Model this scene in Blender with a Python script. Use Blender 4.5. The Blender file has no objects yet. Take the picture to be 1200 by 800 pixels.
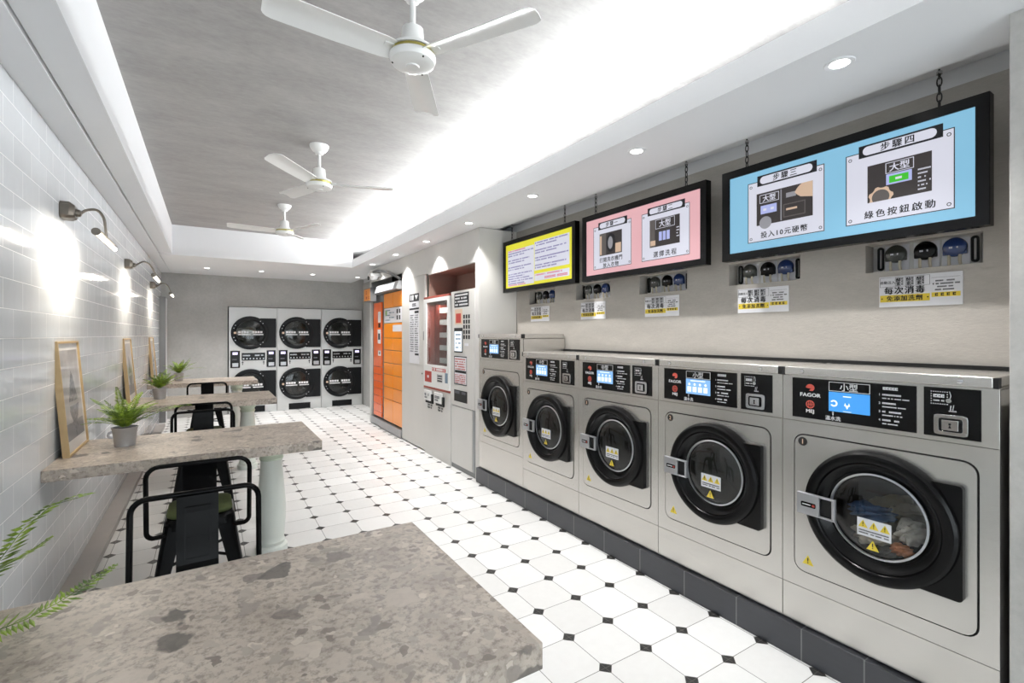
import bpy, bmesh, math, random
from mathutils import Vector, Matrix
PI = math.pi
R = math.radians
scene = bpy.context.scene
col = scene.collection

# ------------------------------------------------------------------ camera, world, exposure, big lights
cam = bpy.data.cameras.new('camera')
cam.sensor_width = 36.0
cam.lens = 564.7 * 36.0 / 1200.0
cam.shift_y = -8.0 / 1200.0
cam.clip_start = 0.02
camo = bpy.data.objects.new('camera', cam)
camo.location = (0, 0, 1.44)
camo.rotation_euler = (R(90), 0, R(-32.15))
col.objects.link(camo)
scene.camera = camo

world = bpy.data.worlds.new('daylight')
scene.world = world
world.use_nodes = True
world.node_tree.nodes['Background'].inputs[0].default_value = (0.90, 0.95, 1.0, 1)
world.node_tree.nodes['Background'].inputs[1].default_value = 5.0

vs = scene.view_settings
scene.display_settings.display_device = 'sRGB'
vs.view_transform = 'Standard'
vs.look = 'None'
vs.exposure = 0.08
vs.gamma = 1.0
vs.use_curve_mapping = False
scene.cycles.use_denoising = True
scene.cycles.max_bounces = 8
scene.cycles.diffuse_bounces = 5
scene.cycles.sample_clamp_indirect = 8.0

CEIL_Z, SOFFIT_Z = 2.90, 2.50
XL, XR, YB = -0.69, 2.70, 10.12
YF = -2.6                       # the open shop front behind the camera
COVE_POWER, SPOT_POWER, LAMP_POWER = 270.0, 84.0, 7.5
CHAN = 0.7


def area_light(name, loc, rot, sx, sy, power, color, parent=None, spread=None):
    l = bpy.data.lights.new(name, 'AREA')
    l.shape = 'RECTANGLE'
    l.size, l.size_y = sx, sy
    l.energy = power
    l.color = color
    if spread is not None:
        l.spread = spread
    o = bpy.data.objects.new(name, l)
    o.location = loc
    o.rotation_euler = rot
    col.objects.link(o)
    if parent:
        o.parent = parent
    return o


# LED strip lying in the cove above the right soffit, shining up at the ceiling
area_light('cove_light', (2.06, 3.2, 2.672), (0, R(180 - 28), 0), 0.07, 10.6, COVE_POWER, (0.95, 0.98, 1.0))


# ------------------------------------------------------------------ materials
def lin(c):
    return tuple(((v / 255.0) / 12.92 if v <= 10 else (((v / 255.0) + 0.055) / 1.055) ** 2.4) for v in c)


class NT:
    """small node helper"""
    def __init__(s, name):
        s.m = bpy.data.materials.new(name)
        s.m.use_nodes = True
        s.t = s.m.node_tree
        s.n = s.t.nodes
        s.b = s.n['Principled BSDF']
        s.out = s.n['Material Output']

    def add(s, typ, **kw):
        nd = s.n.new(typ)
        for k, v in kw.items():
            setattr(nd, k, v)
        return nd

    def link(s, a, b):
        s.t.links.new(a, b)

    def val(s, sock, v):
        if hasattr(v, 'is_output'):
            s.link(v, sock)
        else:
            sock.default_value = v

    def math(s, op, a, b=0.0, c=0.0):
        nd = s.add('ShaderNodeMath', operation=op)
        s.val(nd.inputs[0], a)
        s.val(nd.inputs[1], b)
        s.val(nd.inputs[2], c)
        return nd.outputs[0]

    def mix(s, f, a, b):
        nd = s.add('ShaderNodeMix', data_type='RGBA')
        s.val(nd.inputs[0], f)
        s.val(nd.inputs[6], a if hasattr(a, 'is_output') else (*a[:3], 1))
        s.val(nd.inputs[7], b if hasattr(b, 'is_output') else (*b[:3], 1))
        return nd.outputs[2]

    def coord(s, kind='Object', scale=(1, 1, 1), loc=(0, 0, 0)):
        tc = s.add('ShaderNodeTexCoord')
        mp = s.add('ShaderNodeMapping')
        mp.inputs['Scale'].default_value = scale
        mp.inputs['Location'].default_value = loc
        s.link(tc.outputs[kind], mp.inputs[0])
        return mp.outputs[0]

    def noise(s, vec, scale, detail=4, rough=0.55):
        nd = s.add('ShaderNodeTexNoise')
        nd.inputs['Scale'].default_value = scale
        nd.inputs['Detail'].default_value = detail
        nd.inputs['Roughness'].default_value = rough
        s.link(vec, nd.inputs['Vector'])
        return nd.outputs[0]

    def ramp(s, f, p0, p1):
        nd = s.add('ShaderNodeMapRange')
        nd.inputs[1].default_value = p0
        nd.inputs[2].default_value = p1
        s.link(f, nd.inputs[0])
        return nd.outputs[0]

    def bump(s, h, strength=0.2, dist=0.01):
        nd = s.add('ShaderNodeBump')
        nd.inputs['Strength'].default_value = strength
        nd.inputs['Distance'].default_value = dist
        s.link(h, nd.inputs['Height'])
        s.link(nd.outputs[0], s.b.inputs['Normal'])


def simple(name, rgb, rough=0.5, metal=0.0, var=0.06, scale=14.0, bump=0.0, coat=0.0, stretch=(1, 1, 1), spec=None):
    k = NT(name)
    c = lin(rgb)
    v = k.coord('Object', stretch)
    n = k.noise(v, scale)
    a = tuple(x * (1 - var) for x in c)
    b = tuple(min(1, x * (1 + var)) for x in c)
    k.link(k.mix(n, a, b), k.b.inputs['Base Color'])
    k.b.inputs['Roughness'].default_value = rough
    k.b.inputs['Metallic'].default_value = metal
    if coat:
        k.b.inputs['Coat Weight'].default_value = coat
    if spec is not None:
        k.b.inputs['Specular IOR Level'].default_value = spec
    if bump:
        k.bump(n, bump)
    return k.m


def glow(name, rgb, strength=1.0):
    k = NT(name)
    c = lin(rgb)
    k.b.inputs['Base Color'].default_value = (c[0] * 0.12, c[1] * 0.12, c[2] * 0.12, 1)
    k.b.inputs['Emission Color'].default_value = (*c, 1)
    k.b.inputs['Emission Strength'].default_value = strength
    k.b.inputs['Roughness'].default_value = 0.4
    return k.m


def cement(name, rgb, var=0.22, s1=3.0, stretch=(1, 1, 1), bump=0.15):
    k = NT(name)
    c = lin(rgb)
    v = k.coord('Object', stretch)
    n1 = k.noise(v, s1, 6, 0.6)
    n2 = k.noise(v, s1 * 9, 5, 0.65)
    f = k.math('ADD', k.math('MULTIPLY', n1, 0.55), k.math('MULTIPLY', n2, 0.45))
    f = k.ramp(f, 0.32, 0.68)
    k.link(k.mix(f, tuple(x * (1 - var) for x in c), tuple(min(1, x * (1 + var)) for x in c)), k.b.inputs['Base Color'])
    k.b.inputs['Roughness'].default_value = 0.75
    k.bump(n2, bump, 0.004)
    return k.m


def floor_mat():
    k = NT('octagon_floor_tile')
    v = k.coord('Object')
    sp = k.add('ShaderNodeSeparateXYZ')
    k.link(v, sp.inputs[0])
    S = 0.25

    def cell(o, off):
        a = k.math('DIVIDE', k.math('SUBTRACT', o, off), S)
        fr = k.math('FRACT', k.math('ADD', a, 0.5))
        return k.math('MULTIPLY', k.math('ABSOLUTE', k.math('SUBTRACT', fr, 0.5)), S), k.math('FLOOR', a)
    dx, ix = cell(sp.outputs[0], 2.201 - S * 40)
    dy, iy = cell(sp.outputs[1], 3.549 - S * 40)
    dia = k.math('ADD', dx, dy)
    dot = k.math('LESS_THAN', dia, 0.0345)
    rim = k.math('MULTIPLY', k.math('LESS_THAN', dia, 0.0375), k.math('SUBTRACT', 1.0, dot))
    line = k.math('MULTIPLY', k.math('LESS_THAN', k.math('MINIMUM', dx, dy), 0.0016), k.math('SUBTRACT', 1.0, dot))
    cross = k.math('MULTIPLY', k.math('LESS_THAN', k.math('MINIMUM', dx, dy), 0.0012), dot)
    grout = k.math('MAXIMUM', rim, line)
    wn = k.add('ShaderNodeTexWhiteNoise', noise_dimensions='2D')
    cb = k.add('ShaderNodeCombineXYZ')
    k.link(ix, cb.inputs[0])
    k.link(iy, cb.inputs[1])
    k.link(cb.outputs[0], wn.inputs['Vector'])
    n = k.noise(v, 26.0, 3)
    tile = k.mix(k.math('ADD', k.math('MULTIPLY', wn.outputs[0], 0.6), k.math('MULTIPLY', n, 0.4)), lin((212, 211, 209)), lin((232, 232, 231)))
    c = k.mix(grout, tile, lin((105, 103, 100)))
    c = k.mix(dot, c, lin((38, 38, 38)))
    c = k.mix(cross, c, lin((95, 92, 88)))
    k.link(c, k.b.inputs['Base Color'])
    k.link(k.math('ADD', 0.32, k.math('MULTIPLY', n, 0.12)), k.b.inputs['Roughness'])
    k.bump(k.math('SUBTRACT', 1.0, k.math('MAXIMUM', grout, cross)), 0.25, 0.002)
    return k.m


def wall_tile_mat():
    k = NT('glossy_brick_wall_tile')
    v = k.coord('Object')
    sp = k.add('ShaderNodeSeparateXYZ')
    k.link(v, sp.inputs[0])
    H_, W_ = 0.1212, 0.2405
    a = k.math('DIVIDE', k.math('ADD', sp.outputs[2], 2.0 * H_ * 10 - 1.0605), H_)
    row = k.math('FLOOR', a)
    fz = k.math('FRACT', a)
    par = k.math('MULTIPLY', k.math('MODULO', row, 2.0), 0.5)
    b = k.math('ADD', k.math('DIVIDE', k.math('ADD', sp.outputs[1], 20 * W_ - 2.683), W_), par)
    cl = k.math('FLOOR', b)
    fx = k.math('FRACT', b)
    ex = k.math('MULTIPLY', k.math('MINIMUM', fx, k.math('SUBTRACT', 1.0, fx)), W_)
    ez = k.math('MULTIPLY', k.math('MINIMUM', fz, k.math('SUBTRACT', 1.0, fz)), H_)
    grout = k.math('LESS_THAN', k.math('MINIMUM', ex, ez), 0.0015)
    wn = k.add('ShaderNodeTexWhiteNoise', noise_dimensions='2D')
    cb = k.add('ShaderNodeCombineXYZ')
    k.link(cl, cb.inputs[0])
    k.link(row, cb.inputs[1])
    k.link(cb.outputs[0], wn.inputs['Vector'])
    sc = k.add('ShaderNodeSeparateColor')
    k.link(wn.outputs['Color'], sc.inputs[0])
    tile = k.mix(wn.outputs[0], lin((222, 226, 230)), lin((230, 234, 238)))
    k.link(k.mix(grout, tile, lin((246, 246, 246))), k.b.inputs['Base Color'])
    k.link(k.math('ADD', 0.07, k.math('MULTIPLY', grout, 0.5)), k.b.inputs['Roughness'])
    n = k.noise(v, 7.0, 2)
    tx = k.math('MULTIPLY', k.math('SUBTRACT', fx, 0.5), k.math('SUBTRACT', sc.outputs[0], 0.5))
    tz = k.math('MULTIPLY', k.math('SUBTRACT', fz, 0.5), k.math('SUBTRACT', sc.outputs[1], 0.5))
    h = k.math('ADD', k.math('MULTIPLY', k.math('ADD', tx, tz), 0.9), k.math('MULTIPLY', n, 1.4))
    h = k.math('SUBTRACT', h, k.math('MULTIPLY', grout, 0.5))
    k.bump(h, 0.35, 0.003)
    return k.m


def stone_mat():
    k = NT('conglomerate_stone')
    v = k.coord('Object')
    nz = k.noise(v, 6.0, 6, 0.65)
    nf = k.noise(v, 60.0, 4, 0.7)
    wv = k.add('ShaderNodeVectorMath', operation='ADD')
    nc = k.add('ShaderNodeTexNoise')
    nc.inputs['Scale'].default_value = 14.0
    nc.inputs['Detail'].default_value = 3.0
    k.link(v, nc.inputs['Vector'])
    sc = k.add('ShaderNodeVectorMath', operation='SCALE')
    sc.inputs['Scale'].default_value = 0.10
    k.link(nc.outputs['Color'], sc.inputs[0])
    k.link(v, wv.inputs[0])
    k.link(sc.outputs[0], wv.inputs[1])

    def frag(scale, thr, rmin):
        vo = k.add('ShaderNodeTexVoronoi')
        vo.inputs['Scale'].default_value = scale
        k.link(wv.outputs[0], vo.inputs['Vector'])
        s2 = k.add('ShaderNodeSeparateColor')
        k.link(vo.outputs['Color'], s2.inputs[0])
        on = k.math('GREATER_THAN', s2.outputs[0], thr)
        size = k.math('MULTIPLY', k.math('ADD', s2.outputs[1], 0.35), rmin)
        ins = k.ramp(k.math('SUBTRACT', size, vo.outputs['Distance']), 0.0, 0.06)
        nd = ins.node
        nd.clamp = True
        return k.math('MULTIPLY', on, ins), s2.outputs[2]
    base = k.mix(k.ramp(nz, 0.3, 0.7), lin((160, 148, 137)), lin((202, 190, 177)))
    base = k.mix(k.math('MULTIPLY', k.ramp(nf, 0.46, 0.66), 0.75), base, lin((112, 101, 92)))
    f3, r3 = frag(34.0, 0.45, 0.5)
    base = k.mix(k.math('MULTIPLY', f3, 0.85), base, k.mix(r3, lin((112, 102, 94)), lin((208, 197, 184))))
    f2, r2 = frag(13.0, 0.62, 0.42)
    base = k.mix(k.math('MULTIPLY', f2, 0.75), base, k.mix(r2, lin((104, 97, 92)), lin((200, 188, 176))))
    f1, r1 = frag(9.0, 0.86, 0.40)
    base = k.mix(k.math('MULTIPLY', f1, 0.85), base, k.mix(r1, lin((56, 53, 51)), lin((98, 92, 87))))
    k.link(base, k.b.inputs['Base Color'])
    k.b.inputs['Roughness'].default_value = 0.38
    k.bump(nf, 0.12, 0.002)
    return k.m


def steel_mat(name='brushed_stainless', rgb=(176, 170, 162), rough=0.34, stretch=(1.5, 1.5, 34)):
    k = NT(name)
    c = lin(rgb)
    v = k.coord('Object', stretch)
    n = k.noise(v, 3.0, 3, 0.6)
    v2 = k.coord('Object')
    n2 = k.noise(v2, 5.0, 3)
    k.link(k.mix(n, tuple(x * 0.93 for x in c), tuple(min(1, x * 1.06) for x in c)), k.b.inputs['Base Color'])
    k.b.inputs['Metallic'].default_value = 0.78
    k.link(k.math('ADD', rough - 0.02, k.math('MULTIPLY', n2, 0.04)), k.b.inputs['Roughness'])
    return k.m


def glass_mat(name, tint=(0.80, 0.82, 0.83), rough=0.01):
    k = NT(name)
    tr = k.add('ShaderNodeBsdfTransparent')
    tr.inputs[0].default_value = (*tint, 1)
    gl = k.add('ShaderNodeBsdfGlossy')
    gl.inputs['Roughness'].default_value = rough
    gl.inputs[0].default_value = (0.9, 0.9, 0.9, 1)
    lw = k.add('ShaderNodeLayerWeight')
    lw.inputs[0].default_value = 0.5
    f4 = k.math('POWER', lw.outputs['Facing'], 4.0)
    fac = k.math('ADD', 0.05, k.math('MULTIPLY', f4, 0.75))
    mx = k.add('ShaderNodeMixShader')
    k.link(fac, mx.inputs[0])
    k.link(tr.outputs[0], mx.inputs[1])
    k.link(gl.outputs[0], mx.inputs[2])
    k.link(mx.outputs[0], k.out.inputs[0])
    return k.m


def leaf_mat():
    k = NT('fern_leaf')
    v = k.coord('Object')
    n = k.noise(v, 22.0, 3)
    c = k.mix(k.ramp(n, 0.35, 0.65), lin((50, 84, 22)), lin((150, 178, 58)))
    k.link(c, k.b.inputs['Base Color'])
    k.b.inputs['Roughness'].default_value = 0.45
    return k.m


def print_mat(seed, kind):
    """black and white landscape print, drawn over the picture's own plane (object x, z)"""
    k = NT('landscape_print')
    v = k.coord('Object', (1, 1, 1), (seed * 3.1, seed * 1.7, 0))
    v0 = k.coord('Object')
    sp = k.add('ShaderNodeSeparateXYZ')
    k.link(v0, sp.inputs[0])
    x, z = sp.outputs[0], sp.outputs[2]
    n = k.noise(v, 9.0, 6, 0.65)
    nf = k.noise(v, 40.0, 4, 0.7)
    ax = k.math('ABSOLUTE', k.math('SUBTRACT', x, 0.01))
    # sea stack: narrow above, mirrored below the waterline
    d = k.math('SUBTRACT', k.math('ABSOLUTE', k.math('SUBTRACT', z, 0.27)), 0.0)
    wdt = k.math('MULTIPLY', k.math('SUBTRACT', 0.19, d), 0.62)
    rock = k.math('GREATER_THAN', k.math('ADD', wdt, k.math('MULTIPLY', k.math('SUBTRACT', n, 0.5), 0.09)), ax)
    sky = k.mix(k.ramp(n, 0.35, 0.7), lin((182, 178, 178)), lin((216, 211, 209)))
    low = k.math('LESS_THAN', z, k.math('ADD', 0.17, k.math('MULTIPLY', k.math('SUBTRACT', n, 0.5), 0.05)))
    c = k.mix(low, sky, lin((134, 132, 134)))
    rk = k.mix(k.ramp(nf, 0.35, 0.65), lin((74, 74, 76)), lin((148, 147, 148)))
    c = k.mix(rock, c, rk)
    mist = k.math('LESS_THAN', k.math('ABSOLUTE', k.math('SUBTRACT', z, k.math('ADD', 0.26, k.math('MULTIPLY', n, 0.02)))), 0.012)
    c = k.mix(k.math('MULTIPLY', mist, 0.8), c, lin((188, 184, 182)))
    k.link(c, k.b.inputs['Base Color'])
    k.b.inputs['Roughness'].default_value = 0.3
    k.b.inputs['Coat Weight'].default_value = 0.6
    return k.m


M = {}
M['floor'] = floor_mat()
M['tile'] = wall_tile_mat()
M['stone'] = stone_mat()
M['ceil'] = cement('grey_cement_ceiling', (160, 158, 156), 0.18, 2.2, (1.0, 2.2, 1))
M['white'] = simple('white_paint', (226, 227, 229), 0.7, var=0.02, scale=3)
M['cement'] = cement('grey_cement_wall', (174, 174, 172), 0.12, 3.0, (1, 1, 1.0))
M['linen'] = cement('taupe_textured_wall', (172, 167, 160), 0.10, 5.0, (1, 1.0, 3.0), 0.3)
M['pier'] = cement('grey_cement_pier', (184, 182, 178), 0.14, 3.5)
M['plinth'] = simple('charcoal_plinth_tile', (62, 63, 68), 0.35, var=0.12, scale=9, stretch=(1, 1, 4))
M['steel'] = steel_mat('brushed_stainless', (208, 205, 200), 0.25)
M['steel_d'] = steel_mat('drum_steel', (150, 148, 145), 0.25, (1, 1, 1))
M['satin'] = simple('satin_silver', (188, 189, 192), 0.28, 0.8, 0.05)
M['chrome'] = simple('polished_chrome', (205, 205, 206), 0.12, 1.0, 0.03)
M['black'] = simple('black_plastic', (9, 9, 10), 0.27, var=0.15, spec=0.22)
M['blackm'] = simple('matt_black', (14, 14, 14), 0.6, var=0.15)
M['panel'] = simple('black_fascia', (10, 10, 12), 0.22, var=0.1, spec=0.3)
M['rubber'] = simple('black_rubber', (10, 10, 10), 0.8, var=0.1)
M['cab'] = simple('pale_grey_laminate', (206, 204, 200), 0.42, var=0.05, scale=4, stretch=(1, 1, 0.5))
M['cab_side'] = simple('grey_side_panel', (150, 152, 152), 0.5, var=0.05, scale=4)
M['brown'] = simple('brown_niche_lining', (140, 118, 108), 0.6, var=0.07)
M['orange'] = simple('orange_enamel', (252, 150, 14), 0.3, var=0.05, coat=0.3)
M['orange_r'] = simple('deep_orange_enamel', (240, 104, 24), 0.3, var=0.05, coat=0.3)
M['grey_metal'] = simple('grey_powder_coat', (120, 121, 122), 0.4, 0.3, 0.05)
M['steel_sheet'] = simple('bare_steel_sheet', (160, 162, 165), 0.35, 0.7, 0.06)
M['dark'] = simple('dark_void', (16, 16, 17), 0.8, var=0.1)  # near-black, stands in for the shade inside deep openings
M['white_enamel'] = simple('white_enamel', (228, 228, 226), 0.3, var=0.02, coat=0.2)
M['brass'] = simple('brass_band', (176, 166, 92), 0.3, 0.8, 0.05)
M['paper'] = simple('white_paper', (222, 222, 226), 0.55, var=0.02)
M['ink'] = simple('black_ink', (18, 18, 24), 0.6, var=0.05)
M['inkgrey'] = simple('grey_ink', (96, 96, 102), 0.6, var=0.05)
M['inkred'] = simple('red_ink', (176, 60, 50), 0.5, var=0.05)
M['inkwhite'] = simple('white_ink', (226, 226, 228), 0.5, var=0.02)
M['inkyellow'] = simple('yellow_print', (226, 200, 62), 0.5, var=0.04)
M['inkblue'] = simple('blue_print', (110, 132, 150), 0.5, var=0.04)
M['inkgreen'] = simple('green_print', (150, 190, 120), 0.5, var=0.06)
M['salmon'] = simple('salmon_logo', (214, 92, 78), 0.4, var=0.05)
M['wood'] = simple('pale_oak', (186, 160, 118), 0.5, var=0.14, scale=8, stretch=(3, 3, 0.6))
M['mat_board'] = simple('mount_board', (220, 217, 214), 0.6, var=0.02)
M['zinc'] = simple('galvanised_zinc', (176, 176, 178), 0.42, 0.6, 0.12, 20)
M['soil'] = simple('potting_soil', (44, 36, 26), 0.95, var=0.3, scale=60, bump=0.6)
M['leaf'] = leaf_mat()
M['gun'] = simple('aged_gunmetal', (110, 104, 96), 0.35, 0.75, 0.12, 20)
M['chair'] = simple('gloss_black_steel', (9, 9, 10), 0.24, 0.0, 0.1, spec=0.12)
M['olive'] = simple('olive_cushion_cloth', (72, 82, 44), 0.85, var=0.15, scale=60, bump=0.3)
M['baluster'] = simple('celadon_white_plaster', (214, 219, 212), 0.4, var=0.03)
M['baluster_cap'] = simple('celadon_cap_paint', (192, 203, 184), 0.4, var=0.04)
M['glass'] = glass_mat('door_glass')
M['glass_dark'] = glass_mat('smoked_dryer_glass', (0.50, 0.53, 0.52))
M['lens'] = glow('downlight_lens', (255, 253, 248), 9.0)
M['tube'] = glow('lamp_tube_glow', (255, 246, 226), 7.0)
M['s_blue'] = glow('board_sky_blue', (134, 192, 222), 0.85)
M['s_pink'] = glow('board_pink', (228, 176, 182), 0.85)
M['s_yellow'] = glow('board_yellow', (228, 222, 50), 0.85)
M['s_card'] = glow('board_card', (216, 217, 230), 0.85)
M['s_dark'] = glow('board_dark_image', (52, 46, 46), 0.8)
M['s_dark2'] = glow('board_grey_image', (92, 86, 84), 0.8)
M['s_tan'] = glow('board_tan_image', (214, 184, 158), 0.8)
M['s_green'] = glow('board_green_image', (60, 190, 40), 0.9)
M['s_steel'] = glow('board_steel_image', (150, 150, 156), 0.8)
M['s_lav'] = glow('board_lavender_image', (170, 178, 226), 0.9)
M['s_ink'] = simple('board_navy_ink', (14, 16, 26), 0.5, var=0.03)
M['s_violet'] = glow('board_violet_text', (120, 112, 168), 0.8)
M['s_rose'] = glow('board_rose_text', (214, 120, 140), 0.8)
M['lcd'] = glow('lcd_blue', (66, 150, 226), 1.1)
M['lcd_l'] = glow('lcd_pale_blue', (128, 176, 228), 1.1)
M['lcd_w'] = glow('lcd_white', (236, 244, 252), 1.2)
M['lcd_v'] = glow('lcd_violet_white', (226, 216, 255), 1.4)
M['signlight'] = glow('lit_sign_panel', (232, 234, 238), 1.1)
M['pump_blue'] = simple('navy_pump_cover', (26, 48, 96), 0.25, var=0.1, coat=0.4)
M['pump_smoke'] = simple('smoky_pump_cover', (52, 54, 50), 0.25, var=0.2, coat=0.4)
M['hose'] = simple('clear_hose', (196, 186, 164), 0.3, var=0.06)
M['denim'] = simple('blue_denim', (70, 94, 128), 0.9, var=0.25, scale=40, bump=0.4)
M['khaki'] = simple('beige_patterned_cloth', (204, 190, 170), 0.9, var=0.3, scale=45, bump=0.4)
M['linen_cloth'] = simple('pale_linen_cloth', (226, 218, 206), 0.9, var=0.15, scale=30, bump=0.4)
M['rust'] = simple('rust_cloth', (206, 128, 78), 0.9, var=0.15, scale=30, bump=0.4)
M['olive_cloth'] = simple('olive_grey_cloth', (158, 148, 128), 0.9, var=0.2, scale=30, bump=0.4)
M['stonekerb'] = simple('grey_stone_kerb', (158, 152, 148), 0.4, var=0.12, scale=12)
M['shelf_white'] = simple('white_shelf', (222, 220, 216), 0.4, var=0.03)
M['cab_red'] = simple('brick_red_lining', (150, 70, 58), 0.5, var=0.06)
M['product'] = simple('product_carton', (206, 206, 206), 0.5, var=0.12, scale=30)


# ------------------------------------------------------------------ mesh builder
class MB:
    def __init__(s):
        s.v, s.f, s.mi, s.cur = [], [], [], 0

    def add(s, vs_, fs_):
        o = len(s.v)
        s.v += [tuple(p) for p in vs_]
        for f in fs_:
            s.f.append(tuple(i + o for i in f))
            s.mi.append(s.cur)
        return s

    def box(s, x0, x1, y0, y1, z0, z1):
        return s.add([(x0, y0, z0), (x1, y0, z0), (x1, y1, z0), (x0, y1, z0), (x0, y0, z1), (x1, y0, z1), (x1, y1, z1), (x0, y1, z1)],
                     [(3, 2, 1, 0), (4, 5, 6, 7), (0, 1, 5, 4), (1, 2, 6, 5), (2, 3, 7, 6), (3, 0, 4, 7)])

    def plate(s, pts, y0, y1):
        """polygon in x,z (counter clockwise seen from -y) made solid from y0 (front) to y1"""
        n = len(pts)
        vv = [(x, y0, z) for x, z in pts] + [(x, y1, z) for x, z in pts]
        ff = [tuple(range(n)), tuple(range(2 * n - 1, n - 1, -1))]
        ff += [(i, n + i, n + (i + 1) % n, (i + 1) % n) for i in range(n)]
        return s.add(vv, ff)

    def rect(s, x0, x1, z0, z1, y, t=0.0006):
        return s.box(x0, x1, y - t, y, z0, z1)

    def ring_plate(s, outer, inner, y0, y1):
        n = len(outer)
        vv = [(x, y0, z) for x, z in outer] + [(x, y0, z) for x, z in inner] + [(x, y1, z) for x, z in outer] + [(x, y1, z) for x, z in inner]
        ff = []
        for i in range(n):
            j = (i + 1) % n
            ff += [(i, j, n + j, n + i), (2 * n + j, 2 * n + i, 3 * n + i, 3 * n + j), (i, 2 * n + i, 2 * n + j, j), (n + i, n + j, 3 * n + j, 3 * n + i)]
        return s.add(vv, ff)

    def lathe(s, prof, n=32, c=(0, 0, 0), axis='z', close=False, cap=True):
        """prof: (radius, height). axis z or y (y: height runs towards +y)"""
        vv, ff = [], []
        for r, h in prof:
            for i in range(n):
                a = 2 * PI * i / n
                if axis == 'z':
                    vv.append((c[0] + r * math.cos(a), c[1] + r * math.sin(a), c[2] + h))
                else:
                    vv.append((c[0] + r * math.cos(a), c[1] + h, c[2] + r * math.sin(a)))
        m = len(prof)
        rg = m if close else m - 1
        for k_ in range(rg):
            k2 = (k_ + 1) % m
            for i in range(n):
                j = (i + 1) % n
                q = (k_ * n + i, k_ * n + j, k2 * n + j, k2 * n + i)
                ff.append(q if axis == 'z' else q[::-1])
        if not close and cap:
            for k_, rev in ((0, True), (m - 1, False)):
                if prof[k_][0] > 1e-5:
                    q = tuple(k_ * n + i for i in range(n))
                    if rev:
                        q = q[::-1]
                    ff.append(q if axis == 'z' else q[::-1])
        return s.add(vv, ff)

    def tube(s, path, r, n=8, closed=False, flat=1.0):
        P = [Vector(p) for p in path]
        m = len(P)
        rr = r if isinstance(r, (list, tuple)) else [r] * m
        vv, ff = [], []
        up = None
        for i in range(m):
            if closed:
                t = (P[(i + 1) % m] - P[i - 1]).normalized()
            else:
                t = (P[min(i + 1, m - 1)] - P[max(i - 1, 0)]).normalized()
            if up is None:
                ref = Vector((0, 0, 1)) if abs(t.z) < 0.9 else Vector((1, 0, 0))
                up = (ref - t * ref.dot(t)).normalized()
            else:
                up = (up - t * up.dot(t)).normalized()
            sd = t.cross(up)
            for k_ in range(n):
                a = 2 * PI * k_ / n
                vv.append(P[i] + (sd * math.cos(a) + up * math.sin(a) * flat) * rr[i])
        for i in range(m if closed else m - 1):
            j = (i + 1) % m
            for k_ in range(n):
                l = (k_ + 1) % n
                ff.append((i * n + k_, i * n + l, j * n + l, j * n + k_))
        if not closed:
            ff.append(tuple(range(n))[::-1])
            ff.append(tuple((m - 1) * n + k_ for k_ in range(n)))
        return s.add(vv, ff)

    def loft(s, rings, cap=True):
        n = len(rings[0])
        vv = [p for r_ in rings for p in r_]
        ff = []
        for i in range(len(rings) - 1):
            for k_ in range(n):
                l = (k_ + 1) % n
                ff.append((i * n + k_, i * n + l, (i + 1) * n + l, (i + 1) * n + k_))
        if cap:
            ff.append(tuple(range(n))[::-1])
            ff.append(tuple((len(rings) - 1) * n + k_ for k_ in range(n)))
        return s.add(vv, ff)

    def disc(s, cx, cz, r, y, t=0.0006, n=24):
        return s.plate([(cx + r * math.cos(2 * PI * i / n), cz + r * math.sin(2 * PI * i / n)) for i in range(n)], y - t, y)

    def frame(s, x0, x1, z0, z1, w, y, t=0.0006):
        s.rect(x0, x1, z0, z0 + w, y, t)
        s.rect(x0, x1, z1 - w, z1, y, t)
        s.rect(x0, x0 + w, z0 + w, z1 - w, y, t)
        return s.rect(x1 - w, x1, z0 + w, z1 - w, y, t)

    def text(s, body, cx, cz, size, y, bold=0.0, sx=1.0, gap=1.0, align='CENTER', lift=0.0006):
        """lettering lying in the x,z plane and facing -y; cz is the middle of the letters"""
        c = bpy.data.curves.new('t', 'FONT')
        c.body = body
        c.size = size
        c.align_x = align
        c.space_character = gap
        c.resolution_u = 2
        o = bpy.data.objects.new('t', c)
        col.objects.link(o)
        dg = bpy.context.evaluated_depsgraph_get()
        me = bpy.data.meshes.new_from_object(o.evaluated_get(dg))
        zs = [v.co.y for v in me.vertices] or [0]
        zm = (min(zs) + max(zs)) / 2
        sh = [(0.0, 0.0)] if bold <= 0 else [(-bold * 0.5, 0.0), (bold * 0.5, 0.0), (0.0, bold * 0.4)]
        for q, (ox, oz) in enumerate(sh):
            s.add([(cx + ox + v.co.x * sx, y - lift - 0.00018 * q, cz + oz + v.co.y - zm) for v in me.vertices], [tuple(p.vertices) for p in me.polygons])
        bpy.data.objects.remove(o)
        bpy.data.curves.remove(c)
        bpy.data.meshes.remove(me)
        return s

    def blocks(s, x0, x1, cz, h, y, seed=0, n=None):
        """a line of print too small to read: runs of little marks"""
        rnd = random.Random(seed)
        x = x0
        w = h * 0.9
        k_ = 0
        while x + w < x1:
            if rnd.random() > 0.12:
                s.rect(x, x + w * 0.34, cz - h / 2, cz + h / 2, y, 0.0006)
                s.rect(x + w * 0.42, x + w * 0.86, cz - h / 2, cz - h * 0.12, y, 0.0006)
                s.rect(x + w * 0.42, x + w * 0.86, cz + h * 0.08, cz + h / 2, y, 0.0006)
            x += w
            k_ += 1
        return s

    def tri(s, cx, cz, w, h, y, t=0.0006):
        return s.plate([(cx - w / 2, cz - h / 2), (cx + w / 2, cz - h / 2), (cx, cz + h / 2)], y - t, y)

    def xform(s, mat, start=0):
        for i in range(start, len(s.v)):
            s.v[i] = tuple(mat @ Vector(s.v[i]))
        return s

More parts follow.
